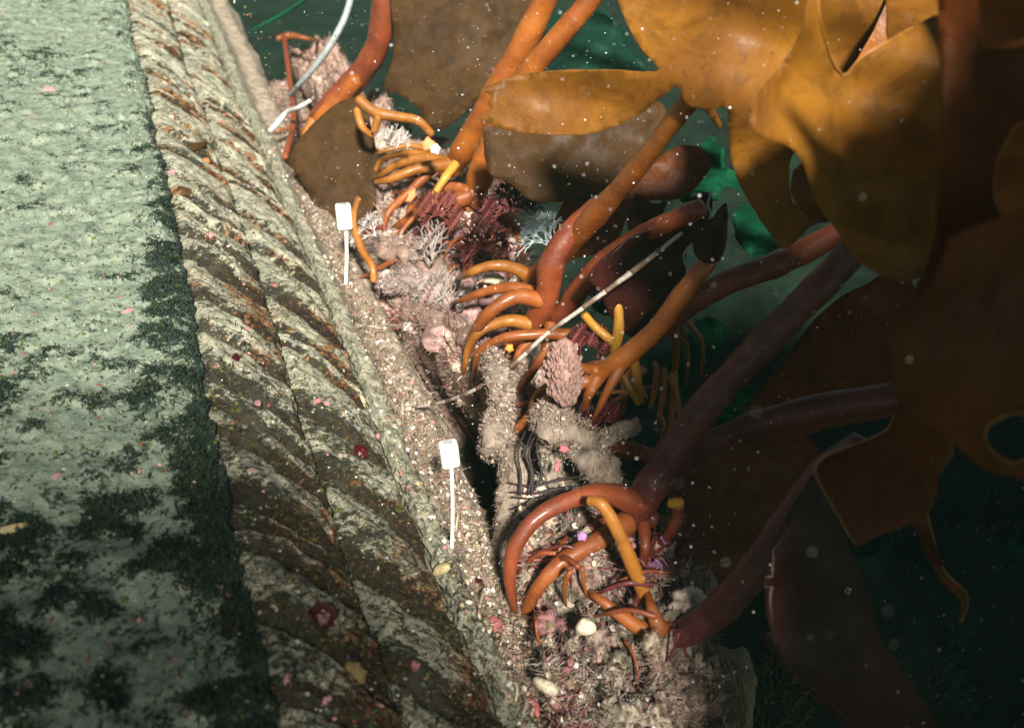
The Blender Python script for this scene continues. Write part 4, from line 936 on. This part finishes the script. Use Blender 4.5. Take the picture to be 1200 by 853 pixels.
beige = [[.60, .46, .37], [.74, .60, .48], [.44, .31, .25], [.54, .43, .38]]
fuzz_body('fuzzy_bryozoan', 'upright fuzzy beige column left of the knobbly growth', [(577, 418, .84, 26), (585, 440, .83, 40), (588, 466, .83, 36), (586, 484, .84, 26)], 36, 1500, .005, beige)
fuzz_body('fuzzy_bryozoan', 'rounded fuzzy beige clump below the upright column', [(586, 482, .84, 34), (583, 505, .83, 50), (578, 528, .83, 36)], 40, 1200, .005, beige)
fuzz_body('fuzzy_bryozoan', 'large fuzzy tan clump under the knobbly growth', [(640, 488, .80, 44), (655, 502, .79, 58), (682, 520, .79, 56), (700, 545, .80, 48), (716, 568, .81, 28)], 60, 3200, .006, beige)
fuzz_body('fuzzy_bryozoan', 'pale fuzzy finger pointing right from tan clump', [(700, 516, .80, 20), (722, 508, .79, 22), (745, 502, .785, 14)], 20, 600, .004, [[.75, .65, .5], [.6, .5, .38]])
fuzz_body('fuzzy_bryozoan', 'low fuzzy grey brown mound left of dark crevice', [(600, 530, .82, 40), (605, 560, .82, 46), (600, 590, .82, 38), (592, 620, .82, 30), (590, 650, .82, 20)], 40, 2200, .005, [[.40, .33, .27], [.5, .42, .33], [.28, .22, .18]])
fuzz_body('fuzzy_bryozoan', 'pale fuzzy lump beside the black twisted weed', [(640, 520, .82, 22), (646, 545, .81, 30), (648, 566, .81, 26)], 30, 700, .004, [[.7, .65, .5], [.55, .5, .4]])
fuzz_body('fuzzy_bryozoan', 'ragged grey beige lump behind arching roots', [(640, 640, .80, 40), (668, 668, .80, 60), (700, 690, .80, 50)], 50, 1600, .006, [[.33, .26, .22], [.22, .16, .16], [.42, .33, .3]], body=(.13, .09, .09))
fuzz_body('fuzzy_bryozoan', 'pinkish fluffy mass in the centre of upper reef', [(455, 290, 1.16, 36), (480, 300, 1.14, 52), (505, 318, 1.13, 44), (520, 340, 1.12, 34)], 50, 2400, .007, [[.62, .45, .38], [.72, .58, .5], [.5, .33, .28], [.75, .66, .6]], body=(.42, .28, .22))
fuzz_body('fuzzy_bryozoan', 'pale soft lump above the trench', [(452, 334, 1.12, 26), (478, 330, 1.10, 42), (500, 342, 1.09, 34), (530, 362, 1.08, 28)], 40, 1800, .006, [[.70, .58, .52], [.8, .7, .64], [.55, .42, .4]], body=(.5, .38, .34))
fuzz_body('fuzzy_bryozoan', 'bushy beige fringe hanging over trench', [(478, 366, 1.06, 24), (510, 376, 1.04, 36), (540, 388, 1.02, 34), (556, 404, 1.0, 20)], 40, 2200, .010, [[.5, .38, .3], [.62, .5, .42], [.38, .24, .2], [.45, .2, .18]], body=(.3, .2, .16))

# knobbly growth: a drop-shaped body clothed in blunt scales
kb = thing('knobbly_sponge', 'pinkish knobbly growth with overlapping blunt lobes in the middle', 'sponge', P(660, 470, .79))
pts = [(662, 400), (660, 418), (660, 438), (661, 456), (663, 474)]; wd = [18, 34, 40, 32, 14]
pp = catmull([tuple(P(x, y, .775)) for x, y in pts], 5); rd = np.interp(np.linspace(0, 4, len(pp)), range(5), [w/2*.775/F for w in wd])
V, Q, T = tube_data(pp, rd, 14, .1, 4); put(link('core', mesh_np('core', V, Q, T, col=np.tile([.36, .2, .17], (len(V), 1))), None, M_tint), kb)
lob = bpy.data.meshes.new('lobe'); bm = bmesh.new(); bmesh.ops.create_icosphere(bm, subdivisions=2, radius=1)
for v in bm.verts: v.co.z *= 1.7; v.co.x *= 1+.3*(v.co.z < 0)*-v.co.z*.3; v.co.y *= .7
bm.to_mesh(lob); bm.free(); [setattr(p, 'use_smooth', True) for p in lob.polygons]
lob.materials.append(plain('lobe_skin', (.36, .23, .19), .6, .3, 260, .6, .0004, .2))
T_ = (Vector(pp[-1])-Vector(pp[0])).normalized()
for i in range(2, len(pp)-1):
    for j in range(13):
        a = (j+.5*(i % 2))*2*math.pi/13; N_ = T_.cross(Vector((0, 1, 0))).normalized(); B_ = T_.cross(N_)
        out = N_*math.cos(a)+B_*math.sin(a)
        if out.dot(ray(660, 430)) > .35: continue
        c_ = Vector(pp[i])+out*rd[i]*random.uniform(.80, 1.22)+T_*random.uniform(-.0015, .0015)
        lo = link('lobe', lob); sc_ = random.uniform(.0013, .0029)
        lo.matrix_world = Matrix.Translation(c_) @ (T_*-1+out*random.uniform(.1, .9)+Vector((random.uniform(-.3, .3), 0, random.uniform(-.3, .3)))).to_track_quat('Z', 'Y').to_matrix().to_4x4() @ Matrix.Scale(sc_, 4)
        bw = lo.matrix_world.copy(); lo.parent = kb; lo.matrix_parent_inverse = Matrix.Translation(-kb.location)

# lacy hydroid: branching mesh of fine threads
def branching(name, label, cat, root_p, fan, n, ln, wd, col, z, seed=1, mat=None, depthj=.008):
    r_ = random.Random(seed); Vs, Qs, Ts = [], [], []; off = 0
    def add(p, q, r):
        nonlocal off
        path = catmull([p, ((p[0]+q[0])/2+r_.uniform(-1, 1)*ln*.08, (p[1]+q[1])/2+r_.uniform(-1, 1)*ln*.08), q], 3)
        P3 = np.array([tuple(P(x, y, z+depthj*math.sin(x*.3+y*.2))) for x, y in path])
        V, Q, T = tube_data(P3, np.full(len(P3), r*z/F), 5, 0, 0, False); Vs.append(V); Qs.append(Q+off); off += len(V)
    def grow(p, a, l, k):
        if k == 0: return
        q = (p[0]+math.cos(a)*l, p[1]+math.sin(a)*l); add(p, q, wd*(.5+.18*k))
        for s in ((-1, 1) if r_.random() > .15 else (-1, 0, 1)): grow(q, a+s*r_.uniform(.25, .62), l*r_.uniform(.66, .98), k-1)
    for i in range(n): grow((root_p[0]+r_.uniform(-3, 3), root_p[1]+r_.uniform(-3, 3)), fan[0]+(fan[1]-fan[0])*i/max(1, n-1), ln*r_.uniform(.8, 1.1), 5)
    V = np.concatenate(Vs); o = link(name, mesh_np(name, V, np.concatenate(Qs), None, col=np.tile(col, (len(V), 1))), None, M_fine)
    return tag(o, label, cat)
branching('hydroid', 'lacy blue-white hydroid fan beside the orange stipe', 'hydroid', (650, 290), (-2.75, -1.6), 6, 13, .55, (.72, .82, .84), .985, 3)
branching('hydroid', 'faint thready hydroid under the red-brown stipe', 'hydroid', (700, 352), (-2.4, -1.0), 4, 10, .4, (.5, .55, .5), .92, 6)
branching('white_sponge', 'white branching growth on the upper reef centre', 'sponge', (506, 306), (-2.3, -1.2), 4, 11, .9, (.44, .38, .35), 1.09, 8)
branching('hydroid', 'grey thread tangle below the white branching growth', 'hydroid', (520, 350), (-3.6, .3), 9, 12, .4, (.5, .46, .43), 1.07, 9)
branching('hydroid', 'pale threads inside the upper left holdfast', 'hydroid', (462, 172), (-2.6, -.6), 5, 7, .6, (.7, .66, .62), 1.18, 10)
branching('hydroid', 'pale wisps left of the pinkish fluffy mass', 'hydroid', (440, 275), (-3.3, -1.5), 5, 8, .5, (.68, .62, .60), 1.14, 11)
branching('red_weed', 'fine red seaweed sprig above the lower holdfast', 'seaweed', (782, 652), (-3.0, -.2), 12, 8, .8, (.20, .035, .035), .775, 12)
branching('red_weed', 'red seaweed sprig hanging beside the hydroid fan', 'seaweed', (600, 246), (-3.4, -.1), 13, 10, .85, (.17, .045, .045), 1.10, 13)
branching('red_weed', 'dull red branching weed between the two orange holdfasts', 'seaweed', (570, 290), (-3.4, .4), 13, 9, .8, (.21, .06, .05), 1.06, 14)
branching('red_weed', 'crimson weed right of knobbly growth', 'seaweed', (690, 402), (-3.4, .4), 12, 7, .8, (.26, .06, .06), .855, 15)
branching('red_weed', 'maroon weed under the amber root tips', 'seaweed', (712, 492), (-3.4, .8), 12, 7, .8, (.22, .045, .055), .82, 16)
branching('red_weed', 'red weed filling the upper holdfast', 'seaweed', (515, 250), (-3.4, .8), 13, 8, .85, (.24, .07, .055), 1.14, 17)

# black twisted weed cords
M_cord = plain('black_cord', (.02, .013, .014), .5)
bk = thing('black_weed', 'black twisted weed cords draped on the fuzzy clumps', 'seaweed', P(620, 580, .8))
for k in range(4):
    y0 = 560+random.uniform(0, 32); ptube('cord', [(598+random.uniform(-4, 4), y0+random.uniform(-4, 10), .795, 2), (625, y0+random.uniform(-8, 8), .79, 3), (655, y0-4+random.uniform(-3, 3), .79, 4), (690, y0-10+k, .80, 2.5)], M_cord, bk, sides=6, seg=5)
for k in range(4):
    x0 = 605+random.uniform(0, 26); ptube('cord', [(x0+2, 505, .80, 3), (x0+random.uniform(-9, 9), 530, .79, 3), (x0+random.uniform(-9, 9), 556, .79, 3), (x0-4, 580, .79, 3)], M_cord, bk, sides=6, seg=5)

# shells, pink discs, anemones and scraps
def disc(name, label, cat, x, y, rpx, mat, lift=.0012, dome=.35, group=None, asp=1.0, rot=0, lobes=5, seed=0, base=None):
    p, nn, z = hit(x, y)
    if base: z = base; p = P(x, y, z); nn = (CAM-p).normalized()
    R_ = rpx*z/F; r_ = random.Random(seed+int(x)); ph = r_.uniform(0, 6)
    nn = (nn+(CAM-p).normalized()*.6).normalized()
    a1 = nn.cross(Vector((0, 0, 1))).normalized(); a2 = nn.cross(a1)
    rings, secs = 6, 22; V = [p+nn*(lift+R_*dome)]; T = []; Q = []
    for i in range(1, rings+1):
        f = i/rings
        for j in range(secs):
            a = 2*math.pi*j/secs; rr = R_*f*(1+.13*f*math.sin(lobes*a+ph)+.06*f*math.sin(3*a+ph*2)); h = lift+R_*dome*(math.sqrt(max(0, 1-f*f)))*(1+.15*math.sin(4*a+f*7))-(R_*.15 if i == rings else 0)
            ca, sa = math.cos(a+rot)*rr, math.sin(a+rot)*rr*asp
            V.append(p+a1*(ca*math.cos(rot)-sa*math.sin(rot))+a2*(ca*math.sin(rot)+sa*math.cos(rot))+nn*h)
    for j in range(secs): T.append((0, 1+j, 1+(j+1) % secs))
    for i in range(rings-1):
        for j in range(secs):
            a = 1+i*secs+j; b_ = 1+i*secs+(j+1) % secs; Q.append((a, a+secs, b_+secs, b_))
    o = link(name, mesh_np(name, [tuple(v) for v in V], Q, T), None, mat); return tag(o, label, cat, group)
disc('pink_crust', 'round pink crust disc on the ledge beside the lower holdfast', 'pink alga', 580, 732, 12, M_pink, dome=.18)
disc('pink_crust', 'pink crust lobe on the ledge at the bottom edge', 'pink alga', 625, 828, 12, M_pink, dome=.2, asp=.6, rot=.8)
disc('pink_crust', 'small bright pink crust dot on fuzzy tan clump', 'pink alga', 661, 526, 6, M_pink, dome=.2, asp=.7, base=.765)
disc('pink_crust', 'narrow pink crust streak below the bright pink dot', 'pink alga', 653, 546, 8, M_pink, dome=.2, asp=.4, rot=1.4, base=.765)
disc('purple_crust', 'purple round nodule on the arching root', 'pink alga', 682, 628, 6, M_purple, dome=.6, base=.735)
disc('purple_crust', 'violet crust patch right of the amber root', 'pink alga', 770, 665, 9, M_purple, dome=.3, base=.765)
disc('purple_crust', 'violet crust bud above right of lower holdfast', 'pink alga', 781, 631, 7, M_purple, dome=.4, base=.765)
disc('pink_crust', 'pink crust bud on pale fibrous block', 'pink alga', 838, 693, 7, M_pink, dome=.4, asp=.6, base=.745)
disc('red_anemone', 'closed dark red anemone between lower ridges', 'anemone', 378, 722, 17, M_red, dome=.8, lobes=9)
disc('red_anemone', 'wine red anemone on the second row of ridges', 'anemone', 422, 533, 14, M_red, dome=.6, asp=.7, rot=.5, lobes=7)
disc('red_anemone', 'small red anemone beside the dark fold', 'anemone', 275, 421, 9, M_red, dome=.4, asp=.5, lobes=7)
disc('red_anemone', 'small red button on the bright ledge', 'anemone', 562, 684, 5, M_red, dome=.5, asp=1.6)
disc('shell', 'round cream snail shell on the lower reef', 'shell', 686, 733, 12, M_shell, dome=.8, lobes=1, asp=.85, base=.70)
disc('shell', 'white broken shell near the bottom of reef', 'shell', 640, 804, 15, M_shell, dome=.6, asp=.6, rot=-.5, lobes=2, base=.67)
disc('shell', 'yellow pointed shell lodged under the rim', 'shell', 517, 668, 13, M_yshell, dome=.4, asp=.5, rot=1.0, lobes=1)
disc('shell', 'slim yellowish shell on the upper rim', 'shell', 424, 470, 8, M_yshell, dome=.4, asp=.35, rot=1.1, lobes=1)
disc('shell', 'small orange dot shell among the middle roots', 'shell', 597, 408, 5, plain('orange_dot', (.85, .30, .05), .5), dome=.6, base=.90)
disc('leaf_scrap', 'pale leaf scrap lying on the slab at left edge', 'leaf', 14, 620, 19, M_yshell, dome=.08, asp=.35, rot=-.28, lobes=2)
disc('leaf_scrap', 'folded olive leaf scrap on the upper ridges', 'leaf', 229, 173, 15, B_brown, dome=.25, asp=.35, rot=.1, lobes=2)
disc('orange_sponge', 'orange sponge patch on the upper ridges', 'sponge', 241, 190, 8, plain('orange_sponge', (.55, .22, .06), .8), dome=.2, asp=.5)
disc('orange_sponge', 'salmon orange sponge blob inside upper holdfast', 'sponge', 482, 230, 9, plain('salmon_sponge', (.80, .30, .12), .7), dome=.4, asp=.5, rot=1, base=1.12)
disc('orange_sponge', 'orange nub above the upper holdfast', 'sponge', 502, 170, 8, plain('peach_sponge', (.85, .32, .12), .7), dome=.5, base=1.14)
disc('white_crust', 'white crust lump beside the orange nub', 'sponge', 510, 175, 6, M_white, dome=.5, base=1.13)
disc('white_crust', 'white crust lump among middle roots', 'sponge', 615, 360, 7, M_shell, dome=.5, base=1.0)
disc('white_crust', 'cream crust strip behind the top middle root', 'sponge', 578, 327, 13, M_shell, dome=.3, asp=.5, base=1.02)
ringm = plain('tan_ring', (.20, .14, .05), .7)
disc('ring_sponge', 'tan ring shaped sponge near the bottom ridges', 'sponge', 414, 790, 15, ringm, dome=.3, lobes=7)
for i, (x, y, r, m_, lab) in enumerate([(245, 276, 8, M_rose, 'upper middle of ridged side'), (201, 202, 7, M_rose, 'upper ridges near the fold'), (302, 473, 9, M_rose, 'middle ridges'), (383, 474, 8, M_rose, 'bright ridges above the wine red anemone'),
        (372, 470, 7, M_pink, 'edge of the second ridge row'), (442, 512, 8, M_rose, 'rim left of the lower cable tie'), (383, 820, 9, M_rose, 'bottom ridges'), (337, 795, 10, M_rose, 'bottom ridges near the dark fold'),
        (260, 690, 8, M_rose, 'dark fold near the bottom'), (100, 105+170, 0, M_rose, ''), (204, 775, 9, M_rose, 'lower slab left of the dark fold'), (66, 558, 8, M_rose, 'left slab middle'), (150, 365, 10, M_rose, 'left slab beside the fold'), (57, 106, 11, M_rose, 'upper left slab')]):
    if r: disc('pink_patch', 'thin rose pink crust patch on the '+lab, 'pink alga', x, y, r*.75, m_, lift=.0006, dome=.08, asp=.6, group='pink crust patches on the slab', lobes=5)

# pale fibrous blocks at the bottom
def fibre_block(label, outline_c, w, h, z, n, cols, tilt=0):
    x, y = outline_c; r = thing('fibrous_growth', label, 'growth', P(x, y+h/2, z+.03))
    me = box_round('block', w*z/F, .05, h*z/F, .006, 3)
    a = np.array([v.co[:] for v in me.vertices]);
    V_ = []
    bm = bmesh.new(); bm.from_mesh(me); bmesh.ops.subdivide_edges(bm, edges=bm.edges[:], cuts=5, use_grid_fill=True)
    for v in bm.verts: 
        k = float(vn(np.array([v.co.x*120+x]), np.array([v.co.z*120]), v.co.y*120)[0])-.5
        v.co += v.normal*.009*k
    bm.to_mesh(me); bm.free()
    at = me.attributes.new('tint', 'FLOAT_COLOR', 'POINT'); cc = np.ones((len(me.vertices), 4), np.float32); cc[:, :3] = np.array(cols[0])*.5; at.data.foreach_set('color', cc.ravel())
    for p in me.polygons: p.use_smooth = True
    b = link('block', me, None, M_tint); b.matrix_world = Matrix.Translation(P(x, y, z+.025)) @ Matrix.Rotation(-.45, 4, 'X') @ Matrix.Rotation(tilt, 4, 'Y'); put(b, r)
    bs, dn = [], []
    for _ in range(n):
        xx = x+random.uniform(-.5, .5)*w; yy = y+random.uniform(-.5, .45)*h; p = P(xx+tilt*(yy-y), yy, z+random.uniform(-.004, .004)); bs.append(tuple(p)); dn.append(tuple(P(xx+random.uniform(-3, 3)-tilt*12, yy+14, z+random.uniform(-.006, .006))-p))
    bs, dn = np.array(bs), np.array(dn); pal = np.array(cols)
    V, Q, T, C = strands(bs, dn, rng.uniform(.012, .03, n), rng.uniform(.0003, .0008, n), .25, pal[rng.integers(0, len(pal), n)]*rng.uniform(.5, 1.2, (n, 1)))
    put(tag(link('fibres', mesh_np('fibres', V, Q, T, col=np.clip(C, 0, 1)), None, M_fine), kind='stuff'), r)
tanp = [[.48, .36, .24], [.36, .25, .16], [.60, .48, .34], [.42, .26, .2]]
fibre_block('square topped pale fibrous growth left of the curving dark stipe', (810, 695), 46, 52, .77, 1100, tanp)
fibre_block('tall tan fibrous growth at the bottom reef edge', (845, 815), 62, 100, .74, 2000, tanp, .1)
branching('green_weed', 'thin olive weed threads right of tan fibrous growth', 'seaweed', (905, 812), (-2.6, .2), 7, 15, .6, (.12, .13, .04), .78, 21)
branching('green_weed', 'olive weed threads between bottom reef and dark blade', 'seaweed', (895, 860), (-2.8, -.3), 7, 18, .6, (.10, .12, .04), .76, 22)
branching('green_weed', 'dark thread weed at bottom right', 'seaweed', (1080, 830), (-2.8, -.3), 7, 22, .6, (.03, .06, .03), .9, 23)

# white worm tubes glinting along the ledge
for i, (x, y, x2, y2) in enumerate([(566, 690, 562, 712), (584, 742, 585, 756), (600, 800, 603, 822), (610, 815, 612, 836), (470, 472, 472, 486), (536, 600, 534, 622)]):
    p, nn, z = hit(x, y); p2, n2_, z2 = hit(x2, y2)
    o = link('worm_tube', tube_mesh('worm_tube', [tuple(p+nn*.002), tuple((p+p2)/2+nn*.004), tuple(p2+nn*.001)], [.0010, .0013, .0007], 4, sides=8, seed=i), None, M_shell)
    tag(o, ['white worm tube just above the round pink disc', 'white worm tube just below the round pink disc', 'white worm tube at the slab rim near the bottom edge', 'lowest white worm tube on the tan ledge', 'white worm tube at the end of the barred stalk', 'white worm tube beside the lower cable tie strap'][i], 'worm tube', 'white worm tubes on the ledge')

# drifting flecks through the water
N = 4200; px = rng.uniform(150, 1230, N)**1.0; py = rng.uniform(-20, 873, N); keep = rng.random(N) < (.25+.75*(px > 380))*(1-.45*(py/853)); px, py = px[keep], py[keep]
zz = rng.uniform(.47, 1.05, len(px)); ok = []
for i in range(len(px)):
    ok.append(zz[i] < hit(px[i], py[i], 9)[2]-.02)
ok = np.array(ok); px, py, zz = px[ok], py[ok], zz[ok]
m_n = 36; px = np.concatenate([px, rng.uniform(620, 1190, m_n)]); py = np.concatenate([py, rng.uniform(10, 840, m_n)]); zz = np.concatenate([zz, rng.uniform(.22, .36, m_n)])
cen = np.array([tuple(P(a, b, c)) for a, b, c in zip(px, py, zz)]); rr = rng.gamma(2.0, .00009, len(px))+.00012; rr[-36:] *= .55
rr *= rng.uniform(.5, 1.1, len(rr)); rr[rng.random(len(rr)) < .02] *= 2.2
V, T, C = blobs(cen, rr, np.tile([.85, .88, .84], (len(rr), 1)), rng.uniform(.6, 1.6, (len(rr), 1, 3)))
o = link('marine_snow', mesh_np('marine_snow', V, None, T, smooth=True), None, M_snow); tag(o, 'white flecks drifting in the water', 'marine snow', kind='stuff')

# ------------------------------------------------------------------ added unseen kelp fronds, shaped to shade the right and the lower left
def shade_frond(label, outline, Z, zc, wav=.02):
    o = catmull(outline+[outline[0]], 5)[:-1]; pts = []
    for x, y in o:
        p = P(x, y, Z(x, y) if callable(Z) else Z); t = (zc-p.z)/SUNV.z; p = p+SUNV*t; pts.append((p.x, p.y))
    o2 = np.array(pts); n = len(o2); x0, y0 = o2.min(0); x1_, y1_ = o2.max(0)
    gx, gy = np.meshgrid(np.arange(x0, x1_, .025), np.arange(y0, y1_, .025), indexing='ij'); gx, gy = gx.ravel(), gy.ravel(); ins = inpoly(gx, gy, o2)
    r = delaunay_2d_cdt([Vector(p) for p in o2]+[Vector((a, b)) for a, b in zip(gx[ins], gy[ins])], [(i, (i+1) % n) for i in range(n)], [], 0, 1e-5)
    vv = np.array([tuple(v) for v in r[0]]); ff = np.array([f for f in r[2]]); cx = vv[ff].mean(1); ff = ff[inpoly(cx[:, 0], cx[:, 1], o2)]
    z = zc+wav*np.sin(vv[:, 0]*9)*np.cos(vv[:, 1]*7)+wav*.4*np.sin(vv[:, 1]*23)
    ob = link('kelp_frond', mesh_np('kelp_frond', np.column_stack([vv, z]), None, ff), None, B_dark)  # added out-of-view blocker, outlined from the shadow it should cast
    m_ = ob.modifiers.new('thickness', 'SOLIDIFY'); m_.thickness = .002
    return tag(ob, label, 'kelp frond')
shade_frond('large added shade frond spread overhead on the right', [(1095, 30), (1160, 50), (1300, 20), (1500, 300), (1500, 1200), (1000, 1200), (940, 860), (950, 600), (965, 440), (945, 300), (930, 230), (940, 185), (985, 165), (1040, 190), (1075, 150), (1040, 120), (1030, 80)], .46, 1.46)
shade_frond('added shade frond spread overhead above the middle right', [(945, 265), (1000, 230), (1300, 240), (1400, 800), (1200, 1100), (960, 1100), (950, 860), (930, 745), (895, 640), (880, 560), (905, 460), (930, 350)], .80, 1.52)
shade_frond('added shade frond overhead just right of the camera', [(960, 330), (1010, 240), (1400, 180), (1500, 700), (1100, 660), (960, 560), (940, 420)], .38, 1.43, .01)
shade_frond('added frond overhead shading the lower golden blade', [(1045, 105), (985, 148), (945, 172), (938, 230), (955, 310), (1040, 360), (1130, 340), (1130, 90), (1085, 50)], .53, 1.44, .01)
shade_frond('farthest added shade frond overhead on the right', [(960, 380), (1050, 330), (1500, 300), (1500, 1000), (1050, 1000), (930, 800), (930, 560)], 1.6, 1.60)
shade_frond('wide added shade frond overhead far to the right', [(900, 330), (1000, 200), (1500, 100), (1800, 900), (1400, 1300), (940, 1200), (900, 800), (880, 600)], 1.05, 1.58)
for i, (y0, w0, xr) in enumerate([(440, 12, 200), (484, 20, 270), (530, 29, 310), (580, 38, 350), (636, 47, 390), (700, 56, 440), (770, 63, 520), (846, 66, 620), (950, 70, 700), (1060, 90, 700)]):  # row of added straps, spaced to half-shade the lower left
    y = lambda x: y0-(x/400)*30+10*math.sin(x*.012+i*2)
    xs = [-300, -120, 40, 180, xr-90, xr-20]
    ol = [(x, y(x)-w0/2*(1+.25*math.sin(x*.05+i))) for x in xs]+[(xr+20, y(xr)+10)]+[(x, y(x)+w0/2*(1+.25*math.sin(x*.03+i*3))) for x in xs[::-1]]
    shade_frond(['narrowest added shade strap overhead at far end of the row', 'second added shade strap overhead in the row', 'third added shade strap overhead in the row', 'fourth added shade strap overhead in the row', 'fifth added shade strap overhead in the row', 'sixth added shade strap overhead in the row', 'seventh added shade strap overhead in the row', 'eighth added shade strap overhead in the row', 'ninth broad added shade strap overhead behind the camera', 'last broad added shade strap overhead behind the camera'][i], ol, .62, 1.50+.025*(i % 3), .008)

# ------------------------------------------------------------------ the greenish water between everything
import os
if not os.environ.get('NOHAZE'):
    bm = bmesh.new(); bmesh.ops.create_cube(bm, size=1); me = bpy.data.meshes.new('haze'); bm.to_mesh(me); bm.free()
    hz = link('haze', me); hz.scale = (130, 130, 3.4); hz.location = (-1, 2, 1.64-1.7)
    m = bpy.data.materials.new('haze'); m.use_nodes = True; nn_ = m.node_tree.nodes; nn_.clear()
    out = nn_.new('ShaderNodeOutputMaterial'); pv = nn_.new('ShaderNodeVolumePrincipled'); m.node_tree.links.new(pv.outputs[0], out.inputs['Volume'])
    pv.inputs['Density'].default_value = .018; pv.inputs['Color'].default_value = (.42, .85, .68, 1); pv.inputs['Anisotropy'].default_value = .2
    me.materials.append(m); tag(hz, 'greenish sea water', None, kind='stuff')
